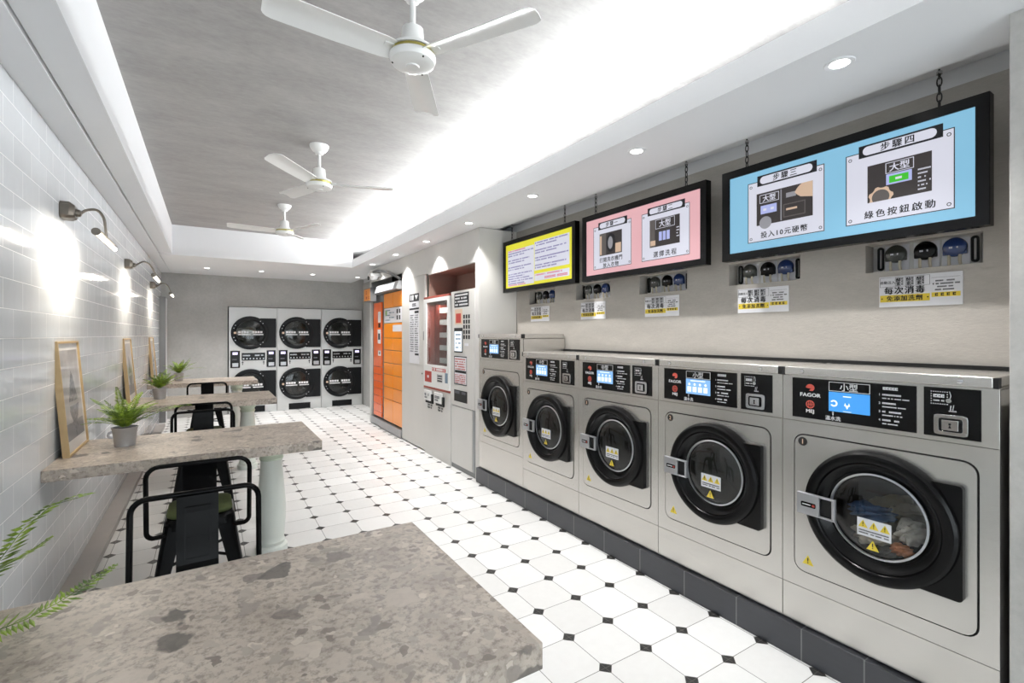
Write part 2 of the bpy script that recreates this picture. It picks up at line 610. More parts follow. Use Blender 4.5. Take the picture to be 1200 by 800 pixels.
    def build(s, name, mats, parent=None, smooth=35, bevel=0.0, seg=2):
        me = bpy.data.meshes.new(name)
        me.from_pydata(s.v, [], s.f)
        mats = mats if isinstance(mats, (list, tuple)) else [mats]
        for m_ in mats:
            me.materials.append(m_)
        me.polygons.foreach_set('material_index', [min(i, len(mats) - 1) for i in s.mi])
        if smooth:
            me.polygons.foreach_set('use_smooth', [True] * len(me.polygons))
            me.set_sharp_from_angle(angle=R(smooth))
        bmx = bmesh.new()
        bmx.from_mesh(me)
        bmesh.ops.recalc_face_normals(bmx, faces=bmx.faces)
        bmx.to_mesh(me)
        bmx.free()
        if smooth:
            me.set_sharp_from_angle(angle=R(smooth))
        me.update()
        o = bpy.data.objects.new(name, me)
        col.objects.link(o)
        if parent:
            o.parent = parent
        if bevel:
            b = o.modifiers.new('bevel', 'BEVEL')
            b.width = bevel
            b.segments = seg
            b.limit_method = 'ANGLE'
            b.angle_limit = R(40)
            b.harden_normals = True
        return o


def rrect(x0, x1, z0, z1, r, n=6):
    pts = []
    for cx, cz, a0 in ((x1 - r, z0 + r, -90), (x1 - r, z1 - r, 0), (x0 + r, z1 - r, 90), (x0 + r, z0 + r, 180)):
        for i in range(n + 1):
            a = R(a0 + 90.0 * i / n)
            pts.append((cx + r * math.cos(a), cz + r * math.sin(a)))
    return pts


def resample(pts, c, n, ang0=0.0):
    """points of a convex closed outline at n equal angles round c"""
    out = []
    m = len(pts)
    for a in (n if isinstance(n, list) else [ang0 + 2 * PI * k / n for k in range(n)]):
        d = (math.cos(a), math.sin(a))
        best = None
        for i in range(m):
            p, q = pts[i], pts[(i + 1) % m]
            ex, ez = q[0] - p[0], q[1] - p[1]
            den = d[0] * ez - d[1] * ex
            if abs(den) < 1e-12:
                continue
            px, pz = p[0] - c[0], p[1] - c[1]
            t = (px * ez - pz * ex) / den
            u = (px * d[1] - pz * d[0]) / den
            if t > 0 and -1e-6 <= u <= 1 + 1e-6:
                best = t if best is None else max(best, t)
        out.append((c[0] + d[0] * best, c[1] + d[1] * best))
    return out


def ring_pair(outer, inner, c, n):
    """outer and inner outline sampled at the same angles, every corner of either kept"""
    angs = [2 * PI * k / n for k in range(n)]
    for poly in (outer, inner):
        if len(poly) <= 8:
            angs += [math.atan2(p[1] - c[1], p[0] - c[0]) % (2 * PI) for p in poly]
    angs = sorted(angs)
    keep = [angs[0]]
    for a in angs[1:]:
        if a - keep[-1] > 1e-4:
            keep.append(a)
    return resample(outer, c, keep), resample(inner, c, keep)


def circle(cx, cz, r, n):
    return [(cx + r * math.cos(2 * PI * i / n), cz + r * math.sin(2 * PI * i / n)) for i in range(n)]


def tag(o, label, cat, group=None):
    o['label'] = label
    o['category'] = cat
    if group:
        o['group'] = group
    elif 'group' in o:
        del o['group']
    return o


def thing(name, label, cat, loc=(0, 0, 0), rotz=0.0, group=None):
    o = bpy.data.objects.new(name, None)
    o.empty_display_size = 0.1
    col.objects.link(o)
    o.location = loc
    o.rotation_euler = (0, 0, rotz)
    return tag(o, label, cat, group)


def struct(o):
    o['kind'] = 'structure'
    return o


def dup(root, label, loc=None, rotz=None):
    """a copy of a thing, its parts and their sub-parts"""
    def rec(o, par):
        c = o.copy()
        col.objects.link(c)
        if par:
            c.parent = par
        for ch in [x for x in kids.get(o.name, [])]:
            rec(ch, c)
        return c
    kids = {}
    for o in list(bpy.data.objects):
        if o.parent:
            kids.setdefault(o.parent.name, []).append(o)
    r = rec(root, None)
    r['label'] = label
    if loc is not None:
        r.location = loc
    if rotz is not None:
        r.rotation_euler = (0, 0, rotz)
    return r


RIGHT = R(-90)      # local x = viewer's right, local y = into the right wall
LEFT = R(90)        # things hung on the left wall: local x = +Y, local y = into the wall


def wall_holes(name, y_or_x, u0, u1, w0, w1, holes, depth, mat_w, mat_in, axis, facing):
    """flat wall with rectangular recesses. axis 'X': wall at x=y_or_x spanning u=Y, w=Z; axis 'Y': wall at y=y_or_x spanning u=X, w=Z"""
    us = sorted({u0, u1} | {h[0] for h in holes} | {h[1] for h in holes})
    ws = sorted({w0, w1} | {h[2] for h in holes} | {h[3] for h in holes})
    m = MB()

    def P(u, w, d):
        return (y_or_x + d, u, w) if axis == 'X' else (u, y_or_x + d, w)

    def quad(a, b, c, d):
        m.add([a, b, c, d], [(0, 1, 2, 3)])
    for i in range(len(us) - 1):
        for j in range(len(ws) - 1):
            uc, wc = (us[i] + us[i + 1]) / 2, (ws[j] + ws[j + 1]) / 2
            if any(h[0] < uc < h[1] and h[2] < wc < h[3] for h in holes):
                continue
            m.cur = 0
            if axis == 'X':
                quad(P(us[i + 1], ws[j], 0), P(us[i], ws[j], 0), P(us[i], ws[j + 1], 0), P(us[i + 1], ws[j + 1], 0))
            else:
                quad(P(us[i], ws[j], 0), P(us[i + 1], ws[j], 0), P(us[i + 1], ws[j + 1], 0), P(us[i], ws[j + 1], 0))
    for a, b, c, d in holes:
        m.cur = 0
        quad(P(a, c, 0), P(a, c, depth), P(a, d, depth), P(a, d, 0))
        quad(P(b, c, 0), P(b, d, 0), P(b, d, depth), P(b, c, depth))
        quad(P(a, c, 0), P(b, c, 0), P(b, c, depth), P(a, c, depth))
        quad(P(a, d, 0), P(a, d, depth), P(b, d, depth), P(b, d, 0))
        m.cur = 1
        quad(P(a, c, depth), P(b, c, depth), P(b, d, depth), P(a, d, depth))
    m.cur = 0
    # outer back so the wall is solid
    D = depth + 0.02
    quad(P(u0, w0, D), P(u1, w0, D), P(u1, w1, D), P(u0, w1, D))
    for (a, b) in (((u0, w0), (u1, w0)), ((u1, w0), (u1, w1)), ((u1, w1), (u0, w1)), ((u0, w1), (u0, w0))):
        quad(P(*a, 0), P(*b, 0), P(*b, D), P(*a, D))
    return struct(m.build(name, [mat_w, mat_in], smooth=0))


# ------------------------------------------------------------------ the room
struct(MB().box(XL - 0.2, 3.4, YF, 11.0, -0.1, 0.0).build('floor', M['floor'], smooth=0))
struct(MB().box(XL - 0.2, 3.4, YF, 11.0, CEIL_Z, CEIL_Z + 0.1).build('ceiling', M['ceil'], smooth=0))
struct(MB().box(XL - 0.2, XL, YF, YB, 0.0, SOFFIT_Z).build('wall_left', M['tile'], smooth=0))
struct(MB().box(XL - 0.2, XL, YF, YB, SOFFIT_Z, CEIL_Z).build('wall_left_upper', M['white'], smooth=0))
DR_X0, DR_W, DR_H, DR_Y = 0.297, 0.791, 1.94, 10.06
wall_holes('wall_back', YB, XL - 0.2, 3.4, 0.0, CEIL_Z, [(DR_X0 - 0.012, DR_X0 + 3 * DR_W + 0.008, 0.0, DR_H + 0.012)], 0.74, M['cement'], M['dark'], 'Y', 1)
NICHE_Y = [0.648 + 0.7265 * i for i in range(5)]
holes = [(y, y + 0.42, 1.738, 1.872) for y in NICHE_Y]
wall_holes('wall_right', XR, 0.44, 4.20, 0.0, SOFFIT_Z, holes, 0.085, M['linen'], M['cab'], 'X', -1)
struct(MB().box(XR, XR + 0.2, 4.20, YB, 0.0, SOFFIT_Z).build('wall_right_rear', M['cement'], smooth=0))
struct(MB().box(2.238, 3.0, YF, 0.474, 0.0, SOFFIT_Z).build('wall_right_pier', M['pier'], smooth=0, bevel=0.004))
# shop front behind the camera: low wall, posts and glazing that let the daylight in
m = MB()
m.box(XL - 0.2, 3.0, YF - 0.12, YF, 0.0, 0.10)
m.box(XL - 0.2, 3.0, YF - 0.12, YF, 2.30, CEIL_Z)
for xa, xb in ((XL - 0.2, -0.45), (0.40, 0.50), (1.32, 1.42), (2.20, 3.0)):
    m.box(xa, xb, YF - 0.12, YF, 0.10, 2.30)
struct(m.build('wall_front', M['pier'], smooth=0))
struct(MB().box(-0.45, 2.20, YF - 0.06, YF - 0.05, 0.10, 2.30).build('window_1', glass_mat('shop_window_glass', (0.95, 0.97, 0.97)), smooth=0))
# right soffit with a rounded outer edge towards the wall and a lip towards the room
prof = [(1.922, 2.5), (2.44, 2.5)]
for i in range(1, 9):
    a = R(-90 + 62 * i / 8)
    prof.append((2.44 + 0.11 * math.cos(a) * 1.0, 2.61 + 0.11 * math.sin(a)))
prof += [(2.60, 2.585), (2.74, 2.585), (2.74, 2.625), (1.922, 2.625)]
m = MB()
n_ = len(prof)
m.add([(x, YF, z) for x, z in prof] + [(x, YB, z) for x, z in prof],
      [tuple(range(n_)), tuple(range(2 * n_ - 1, n_ - 1, -1))] + [(i, n_ + i, n_ + (i + 1) % n_, (i + 1) % n_) for i in range(n_)])
struct(m.build('trim_1', M['white'], smooth=40))
# upper wall closing the cove
struct(MB().box(2.72, 2.92, YF, YB, 2.5, CEIL_Z).build('wall_right_upper', M['white'], smooth=0))
# left soffit: board against the wall, stepped strip, drop face up to the ceiling
m = MB()
m.box(XL, -0.558, YF, YB, 2.50, 2.60)
m.box(-0.55, -0.418, YF, 7.80, 2.515, CEIL_Z)
m.box(-0.558, -0.55, YF, YB, 2.53, 2.60)
m.box(-0.55, -0.418, 7.80, YB, 2.50, 2.60)
struct(m.build('trim_2', M['white'], smooth=0))
# rear soffit
struct(MB().box(-0.418, 1.922, 7.80, YB, 2.50, CEIL_Z).build('trim_3', M['white'], smooth=0))
# low stone kerb at the foot of the left wall
struct(MB().box(XL, -0.582, YF, 9.3, 0.0, 0.045).build('baseboard_left', M['stonekerb'], bevel=0.004))
# slim dark-edged service door at the far end of the left wall
m = MB()
m.box(XL, XL + 0.085, 9.72, 10.10, 0.0, 2.05)
struct(m.build('door_1', M['white'], bevel=0.003))
struct(MB().box(XL, XL + 0.088, 9.69, 9.72, 0.0, 2.06).build('trim_4', M['grey_metal']))
# charcoal tiled kerb carrying the washing machines
m = MB()
ys = [0.478, 0.88, 1.121, 1.431, 1.74, 2.062, 2.375, 2.689, 3.008, 3.32, 3.629, 3.94, 4.185]
for a, b in zip(ys[:-1], ys[1:]):
    m.box(2.212, 2.69, a + 0.001, b - 0.001, 0.0, 0.142)
struct(m.build('trim_5', M['plinth'], bevel=0.003))
struct(MB().box(2.2125, 2.68, 0.479, 4.184, 0.002, 0.1405).build('trim_6', M['grey_metal']))
# black strip standing in for the shaded gap where the wall panel meets the machine tops
struct(MB().box(2.66, 2.699, 0.49, 3.38, 1.296, 1.312).build('trim_7', M['rubber']))


# ------------------------------------------------------------------ washing machines
def warn_tri(mk, mb_y, mb_b, x, z, w, y):
    mb_y.tri(x, z, w, w * 0.9, y)
    mb_b.rect(x - w * 0.045, x + w * 0.045, z - w * 0.12, z + w * 0.2, y - 0.0007)
    mb_b.rect(x - w * 0.045, x + w * 0.045, z - w * 0.30, z - w * 0.2, y - 0.0007)


def make_washer(label, W, raise_z, number, title, screen, loc, laundry=False):
    """local frame: x to the viewer's right, y into the machine, z up; front plane y=0"""
    t = thing('washing_machine', label, 'washing machine', loc, RIGHT, 'washing machines in the row')
    hw = W / 2 - 0.0015
    zb, z1, z2, z3 = 0.15, 0.315 + raise_z * 0.6, 1.055 + raise_z, 1.258 + raise_z
    top = 1.296 + raise_z
    D = 0.45
    # casing: sides, back, floor of the carcass (front stays open for the drum)
    m = MB()
    m.box(-hw, -hw + 0.004, 0.004, D, z1, z3)
    m.box(hw - 0.004, hw, 0.004, D, z1, z3)
    m.box(-hw + 0.004, hw - 0.004, D - 0.004, D, z1, z3)
    m.box(-hw + 0.004, hw - 0.004, 0.004, D - 0.004, z1, z1 + 0.004)
    dz = raise_z
    px0, px1, pz0, pz1 = -0.309 * W / .72, 0.309 * W / .72, 0.385 + dz * 0.7, 1.0 + dz
    if raise_z:
        px0, px1, pz0, pz1 = -0.332, 0.335, 0.47, 1.117
    # front surround with a rounded opening
    N = 200
    cx, cz = 0.0, (pz0 + pz1) / 2
    outer, inner = ring_pair([(-hw, z1), (hw, z1), (hw, z2 - 0.002), (-hw, z2 - 0.002)], rrect(px0, px1, pz0, pz1, 0.045), (cx, cz), N)
    m.ring_plate(outer, inner, 0.0, 0.006)
    m.build('casing', M['steel'], t, smooth=30)
    MB().box(-hw, hw, 0.0, D, zb, z1 - 0.002).build('base_panel', M['steel'], t, bevel=0.0015)
    # black backing that supplies the darkness of the groove round the door panel
    dx, dcz = 0.012, 0.722 + dz
    if raise_z:
        dx, dcz = 0.0, 0.792
    RO = 0.258 if not raise_z else 0.296
    RO = RO * (1.0 if not raise_z else 0.94)
    gl = RO * 0.62
    N = 200
    outer = resample(rrect(px0 - .004, px1 + .004, pz0 - .004, pz1 + .004, 0.047), (dx, dcz), N)
    m = MB()
    m.ring_plate(outer, circle(dx, dcz, RO * 0.86, N), 0.007, 0.012)
    m.build('groove_backing', M['rubber'], t)
    m = MB()
    outer = resample(rrect(px0 + 0.006, px1 - 0.006, pz0 + 0.006, pz1 - 0.006, 0.04), (dx, dcz), N)
    m.ring_plate(outer, circle(dx, dcz, RO * 0.88, N), -0.004, 0.006)
    m.build('front_panel', M['steel'], t, smooth=30)
    # drum
    m = MB()
    m.lathe([(RO * 0.87, 0.012), (RO * 0.80, 0.03), (RO * 0.80, 0.34), (RO * 0.5, 0.355), (RO * 0.18, 0.345), (0.0001, 0.34)], 48, (dx, 0, dcz), 'y', cap=False)
    for k_ in range(3):
        a = R(30 + 120 * k_)
        c0 = (dx + RO * 0.76 * math.cos(a), 0.05, dcz + RO * 0.76 * math.sin(a))
        m.tube([c0, (c0[0], 0.32, c0[2])], 0.022, 8)
    m.build('drum', M['steel_d'], t)
    # hinge block behind the ring
    m = MB()
    hz0_, hz1_, hx1_ = dcz - 0.215 * RO / .258, dcz + 0.190 * RO / .258, px1 - 0.036
    a0_, a1_ = math.asin((hz0_ - dcz) / (RO * 0.93)), math.asin((hz1_ - dcz) / (RO * 0.93))
    arc_ = [(dx + RO * 0.93 * math.cos(a1_ + (a0_ - a1_) * i / 24), dcz + RO * 0.93 * math.sin(a1_ + (a0_ - a1_) * i / 24)) for i in range(25)]
    cr_ = 0.014
    right_ = [(hx1_ - cr_ + cr_ * math.cos(R(a)), hz0_ + cr_ + cr_ * math.sin(R(a))) for a in range(-90, 1, 15)] + \
             [(hx1_ - cr_ + cr_ * math.cos(R(a)), hz1_ - cr_ + cr_ * math.sin(R(a))) for a in range(0, 91, 15)]
    n1, n2 = len(arc_), len(right_)
    # strips between the arc (bottom to top) and the straight right side
    arc_ = arc_[::-1]
    right_s = [right_[round(i * (n2 - 1) / (n1 - 1))] for i in range(n1)]
    vv = [(x, -0.03, z) for x, z in arc_] + [(x, -0.03, z) for x, z in right_s] + [(x, -0.004, z) for x, z in arc_] + [(x, -0.004, z) for x, z in right_s]
    ff = []
    for i in range(n1 - 1):
        ff += [(i, n1 + i, n1 + i + 1, i + 1), (2 * n1 + i, 2 * n1 + i + 1, 3 * n1 + i + 1, 3 * n1 + i), (n1 + i, 3 * n1 + i, 3 * n1 + i + 1, n1 + i + 1), (i, i + 1, 2 * n1 + i + 1, 2 * n1 + i)]
    ff += [(0, 2 * n1, 3 * n1, n1), (n1 - 1, 2 * n1 - 1, 4 * n1 - 1, 3 * n1 - 1)]
    m.add(vv, ff)
    m.build('hinge_cover', M['black'], t, smooth=30)
    # door ring
    m = MB()
    pr = [(RO * 0.90, -0.004), (RO, -0.006), (RO, -0.030), (RO * 0.985, -0.044), (RO * 0.95, -0.052), (RO * 0.88, -0.054), (RO * 0.83, -0.050),
          (RO * 0.815, -0.044), (RO * 0.80, -0.046), (RO * 0.77, -0.040), (RO * 0.68, -0.012), (RO * 0.66, -0.010), (RO * 0.64, -0.004), (RO * 0.64, 0.01), (RO * 0.86, 0.012)]
    m.lathe(pr, 72, (dx, 0, dcz), 'y', close=True)
    ring = m.build('door_ring', M['black'], t, smooth=28)
    m = MB()
    m.lathe([(gl * 1.035, -0.010), (gl * 1.045, -0.016), (gl * 1.0, -0.018), (gl * 0.99, -0.010)], 64, (dx, 0, dcz), 'y', close=True)
    m.build('glass_rim', M['satin'], ring)
    m = MB()
    gp = [(gl * 1.02, -0.008)] + [(gl * math.cos(R(a)), -0.010 - 0.022 * math.sin(R(a))) for a in range(10, 90, 10)] + [(0.0005, -0.032)]
    m.lathe(gp, 48, (dx, 0, dcz), 'y', cap=False)
    glass = m.build('door_glass', M['glass'], ring)
    # handle
    k = RO / .252
    hx0, hx1, hz0, hz1 = dx - 0.268 * k, dx - 0.122 * k, dcz - 0.052 * k, dcz + 0.036 * k
    m = MB()
    hm = hx0 + (hx1 - hx0) * 0.60
    m.box(hx0, hm, -0.070, -0.052, hz0, hz1)
    m.box(hm, hx1, -0.070, -0.052, hz1 - 0.007, hz1)
    m.box(hm, hx1, -0.070, -0.052, hz0, hz0 + 0.007)
    m.box(hx1 - 0.012, hx1, -0.070, -0.052, hz0 + 0.007, hz1 - 0.007)
    h_ = m.build('handle', M['satin'], t, bevel=0.002)
    m = MB()
    m.plate(rrect(hx0 + 0.018, hm - 0.012, (hz0 + hz1) / 2 - 0.011, (hz0 + hz1) / 2 + 0.009, 0.005), -0.0712, -0.070)
    m.cur = 1
    m.rect(hm - 0.026, hm - 0.016, (hz0 + hz1) / 2 - 0.006, (hz0 + hz1) / 2 + 0.003, -0.0713)
    m.cur = 2
    m.rect(hx0 + 0.024, hm - 0.032, (hz0 + hz1) / 2 - 0.003, (hz0 + hz1) / 2 + 0.001, -0.0713)
    m.build('handle_badge', [M['black'], M['inkred'], M['inkwhite']], h_)
    MB().box(hm + 0.001, hx1 - 0.012, -0.060, -0.054, hz0 + 0.007, hz1 - 0.007).build('latch_recess', M['rubber'], h_)
    # fascia
    m = MB()
    m.box(-hw, hw, 0.0, 0.012, z2, z3)
    m.box(-hw, hw, 0.012, D, z3 - 0.006, z3)
    m.build('fascia', M['steel'], t, bevel=0.0015)
    c0, c1 = -0.315 * W / .722, 0.136 * W / .722
    e0, e1 = 0.158 * W / .722, 0.314 * W / .722
    zc0, zc1 = z2 + 0.017, z2 + 0.192
    Y = -0.003
    cp = MB().box(c0, c1, Y, 0.0, zc0, zc1).build('control_panel', M['panel'], t)
    cw = c1 - c0
    sx0, sx1 = c0 + cw * 0.335, c0 + cw * 0.67
    sc = MB().box(sx0, sx1, Y - 0.0015, Y, zc0 + 0.044, zc0 + 0.126).build('display', M['lcd'] if screen == 1 else M['lcd_l'], cp)
    m = MB()
    if screen == 1:
        for i in range(28):
            a0, a1 = R(-150 + 300 * i / 28), R(-150 + 300 * (i + 1) / 28)
            q = [(sx0 + 0.020 + r * math.cos(a), zc0 + 0.078 + r * math.sin(a)) for r, a in ((0.008, a0), (0.014, a0), (0.014, a1), (0.008, a1))]
            m.plate(q, Y - 0.0022, Y - 0.0015)
        m.tri(sx0 + 0.070, zc0 + 0.066, 0.016, -0.016, Y - 0.0015)
        m.tri(sx0 + 0.063, zc0 + 0.078, 0.008, 0.014, Y - 0.0015)
        m.tri(sx0 + 0.077, zc0 + 0.078, 0.008, 0.014, Y - 0.0015)
        m.rect(sx0 + 0.055, sx0 + 0.085, zc0 + 0.108, zc0 + 0.112, Y - 0.0015)
        m.rect(sx0 + 0.055, sx0 + 0.085, zc0 + 0.047, zc0 + 0.049, Y - 0.0015)
    else:
        for i in range(4):
            xa = sx0 + 0.010 + i * (sx1 - sx0 - 0.016) / 4
            m.rect(xa, xa + 0.024, zc0 + 0.056, zc0 + 0.084, Y - 0.0015)
            m.disc(xa + 0.012, zc0 + 0.097, 0.007, Y - 0.0015, n=12)
        m.rect(sx0 + 0.03, sx1 - 0.03, zc0 + 0.114, zc0 + 0.119, Y - 0.0015)
    m.build('display_icons', M['lcd_w'], sc)
    m = MB()
    m.frame(sx0, sx1, zc0 + 0.129, zc0 + 0.168, 0.0022, Y)
    m.text(title, (sx0 + sx1) / 2, zc0 + 0.148, 0.034, Y, 0.0016)
    m.text('FAGOR', c0 + cw * 0.168, zc0 + 0.103, 0.0225, Y, 0.002, 1.15)
    m.text('MEJ', c0 + cw * 0.168, zc0 + 0.030, 0.021, Y, 0.0018, 1.1)
    m.text('溫水洗', sx0 + 0.016, zc0 + 0.014, 0.020, Y, 0.001)
    m.rect(sx0 + 0.014, sx0 + 0.018, zc0 + 0.027, zc0 + 0.040, Y)
    m.tri(sx0 + 0.016, zc0 + 0.040, 0.009, 0.006, Y)
    tx = c0 + cw * 0.735
    m.blocks(tx + 0.014, tx + 0.075, zc1 - 0.017, 0.011, Y, 3)
    for i in range(4):
        zz = zc1 - 0.042 - i * 0.033
        m.text(str(i + 1), tx + 0.003, zz, 0.012, Y, 0.0006)
        m.blocks(tx + 0.012, tx + 0.075 - 0.006 * (i % 2), zz, 0.0062, Y, i)
        m.blocks(tx + 0.012, tx + 0.105 - 0.014 * i, zz - 0.014, 0.0040, Y, i + 9)
    m.build('lettering', M['inkwhite'], cp, smooth=0)
    m = MB()
    lx, lz = c0 + cw * 0.168, zc0 + 0.135
    a_ = [(lx + 0.018 * math.cos(R(a)), lz + 0.016 * math.sin(R(a))) for a in range(-60, 181, 20)]
    m.plate(a_ + [(lx - 0.012, lz - 0.002), (lx + 0.004, lz - 0.004), (lx - 0.004, lz - 0.013)], Y - 0.0008, Y)
    lz = zc0 + 0.062
    for i in range(28):
        a0, a1 = 2 * PI * i / 28, 2 * PI * (i + 1) / 28
        q = [(lx + r * math.cos(a), lz + r * math.sin(a)) for r, a in ((0.0145, a0), (0.0175, a0), (0.0175, a1), (0.0145, a1))]
        m.plate(q, Y - 0.0008, Y)
    for xx in (-0.007, 0.0, 0.007):
        m.rect(lx + xx - 0.0011, lx + xx + 0.0011, lz - 0.013, lz + 0.013, Y)
    m.rect(lx - 0.013, lx + 0.013, lz - 0.0011, lz + 0.0011, Y)
    m.build('emblem', M['salmon'], cp, smooth=0)
    # coin panel
    kp = MB().box(e0, e1, Y, 0.0, zc0, zc1 + 0.002).build('coin_panel', M['panel'], t)
    m = MB()
    ew = e1 - e0
    bx0, bx1, bz0, bz1 = e0 + ew * 0.20, e0 + ew * 0.80, zc0 + 0.010, zc0 + 0.082
    m.ring_plate(resample(rrect(bx0, bx1, bz0, bz1, 0.008), ((bx0 + bx1) / 2, (bz0 + bz1) / 2), 40),
                 resample(rrect(bx0 + 0.014, bx1 - 0.014, bz0 + 0.012, bz1 - 0.012, 0.006), ((bx0 + bx1) / 2, (bz0 + bz1) / 2), 40), Y - 0.010, Y)
    m.box(bx0 + 0.024, bx1 - 0.024, Y - 0.016, Y, bz0 + 0.018, bz1 - 0.018)
    m.disc(bx1 - 0.007, bz0 + 0.008, 0.004, Y - 0.010, 0.002, 10)
    m.disc(bx1 - 0.007, bz1 - 0.008, 0.004, Y - 0.010, 0.002, 10)
    m.box(e0 + ew * 0.46, e0 + ew * 0.60, Y - 0.006, Y, zc0 + 0.093, zc0 + 0.098)
    m.tube([(e0 + ew * 0.53, Y - 0.004, zc0 + 0.098), (e0 + ew * 0.55, Y - 0.004, zc0 + 0.118)], 0.002, 6)
    m.tube([(e0 + ew * 0.49, Y - 0.004, zc0 + 0.098), (e0 + ew * 0.50, Y - 0.004, zc0 + 0.116)], 0.002, 6)
    m.disc(e0 + ew * 0.46, zc0 + 0.132, 0.008, Y, 0.006, 14)
    m.tube([(e0 + ew * 0.47, Y - 0.004, zc0 + 0.132), (e0 + ew * 0.50, Y - 0.004, zc0 + 0.150), (e0 + ew * 0.47, Y - 0.003, zc0 + 0.166)], 0.0016, 6)
    m.build('coin_box', M['chrome'], kp, bevel=0.0012)
    m = MB()
    kx, kz = (bx0 + bx1) / 2, (bz0 + bz1) / 2
    m.disc(kx, kz + 0.004, 0.004, Y - 0.016, 0.001, 12)
    m.tri(kx, kz - 0.004, 0.008, 0.012, Y - 0.016, 0.001)
    m.build('keyhole', M['rubber'], kp)
    m = MB()
    sx_0, sx_1, sz0, sz1 = e0 + ew * 0.14, e0 + ew * 0.43, zc0 + 0.118, zc0 + 0.162
    for i in range(8):
        xx = sx_0 + (sx_1 - sx_0) * i / 7
        for zz in (sz0, sz1):
            m.rect(xx - 0.0015, xx + 0.0015, zz - 0.0015, zz + 0.0015, Y)
    for i in range(1, 5):
        zz = sz0 + (sz1 - sz0) * i / 5
        for xx in (sx_0, sx_1):
            m.rect(xx - 0.0015, xx + 0.0015, zz - 0.0015, zz + 0.0015, Y)
    m.blocks(sx_0 + 0.006, sx_1 - 0.004, (sz0 + sz1) / 2 + 0.007, 0.012, Y, 5)
    m.blocks(sx_0 + 0.006, sx_1 - 0.004, (sz0 + sz1) / 2 - 0.010, 0.005, Y, 6)
    m.build('coin_lettering', M['inkwhite'], kp, smooth=0)
    # lid
    m = MB()
    m.box(-hw + 0.014, hw - 0.014, -0.012, D, z3 + 0.001, top)
    lid = m.build('lid', M['steel'], t, bevel=0.004)
    m = MB()
    for sgn in (-1, 1):
        m.box(sgn * (hw - 0.007) - 0.007, sgn * (hw - 0.007) + 0.007, -0.011, 0.02, z3 + 0.001, top - 0.002)
    m.build('corner_cap', M['blackm'], lid, bevel=0.001)
    m = MB()
    for xx in (-0.27, 0.262):
        m.lathe([(0.0095, 0.0), (0.009, -0.003), (0.005, -0.005), (0.0001, -0.0055)], 14, (xx * W / .722, -0.012, (z3 + top) / 2), 'y')
    m.build('lid_screw', M['chrome'], lid)
    # number disc and warning marks
    nx, nz = px0 + 0.040, pz1 - 0.034
    nd = MB().disc(nx, nz, 0.019, -0.004, 0.001).build('number_disc', M['blackm'], t)
    MB().text(number, nx, nz, 0.030, -0.005, 0.0012).build('numeral', M['s_tan'], nd, smooth=0)
    my, mk = MB(), MB()
    warn_tri(None, my, mk, px0 + 0.062, pz0 + 0.062, 0.046, -0.004)
    w_ = my.build('warning_triangle', M['inkyellow'], t, smooth=0)
    mk.build('warning_mark', M['ink'], w_, smooth=0)
    # safety notice on the glass
    gx, gz, gy = dx + 0.0, dcz - 0.046 * k, -0.0335
    pl = MB().rect(gx - 0.056 * k, gx + 0.056 * k, gz - 0.033 * k, gz + 0.035 * k, gy, 0.001).build('safety_notice', M['paper'], glass, smooth=0)
    my, mk = MB(), MB()
    for i in (-1, 0, 1):
        warn_tri(None, my, mk, gx + i * 0.036 * k, gz + 0.014 * k, 0.032 * k, gy - 0.001)
    for r_ in range(2):
        mk.blocks(gx - 0.05 * k, gx + 0.05 * k, gz - 0.012 * k - r_ * 0.010, 0.0045, gy - 0.001, r_)
    my.build('notice_triangles', M['inkyellow'], glass, smooth=0)
    mk.build('notice_print', M['ink'], glass, smooth=0)
    my, mk = MB(), MB()
    warn_tri(None, my, mk, gx - 0.004, gz - 0.062 * k, 0.042 * k, gy)
    my.cur = 1
    my.add(mk.v, mk.f)
    my.build('warning_sticker', [M['inkyellow'], M['ink']], glass, smooth=0)
    return t, dx, dcz, RO


seams = [0.495, 1.218, 1.945, 2.667, 3.389, 4.168]
WL = ['stainless washing machine numbered 1, nearest the pier, with laundry in its drum',
      'stainless washing machine numbered 2, second from the grey pier, empty drum',
      'stainless washing machine numbered 3, middle of the row of five',
      'stainless washing machine numbered 4, beside the taller machine',
      'tallest stainless washing machine, numbered 5, beside the pale cabinet wall']
TT = ['小型', '小型', '中型', '中型', '大型']
washers = []
for i in range(5):
    a, b = seams[i], seams[i + 1]
    washers.append(make_washer(WL[i], b - a, 0.15 if i == 4 else 0.0, str(i + 1), TT[i], 1 if i == 0 else 2, (2.24, (a + b) / 2, 0)))

# laundry in the nearest drum: crumpled garments lying in the bottom
rnd = random.Random(4)


def garment(name, label, mat_, cx, cy, cz, rx, ry, rz, seed, cat='clothes'):
    m = MB()
    rn = random.Random(seed)
    ph = [(rn.uniform(3, 7), rn.uniform(3, 7), rn.uniform(3, 7), rn.uniform(0, 6)) for _ in range(6)]
    nu, nv = 36, 20
    vv, ff = [], []
    for j in range(nv + 1):
        th = PI * j / nv
        for i in range(nu):
            p = 2 * PI * i / nu
            d = Vector((math.sin(th) * math.cos(p), math.sin(th) * math.sin(p), math.cos(th)))
            w = 1 + sum(0.085 * math.sin(a * d.x + b * d.y * 1.7 + c_ * d.z * 1.3 + e) for a, b, c_, e in ph)
            w += 0.06 * math.sin(13 * d.x + 9 * d.z + seed)
            vv.append((rx * d.x * w, ry * d.y * w, rz * d.z * w))
    for j in range(nv):
        for i in range(nu):
            k2 = (i + 1) % nu
            ff.append((j * nu + i, (j + 1) * nu + i, (j + 1) * nu + k2, j * nu + k2))
    m.add(vv, ff)
    o = m.build(name, mat_, None, smooth=60)
    o.location = (cx, cy, cz)
    return tag(o, label, cat, 'laundry in the nearest drum')


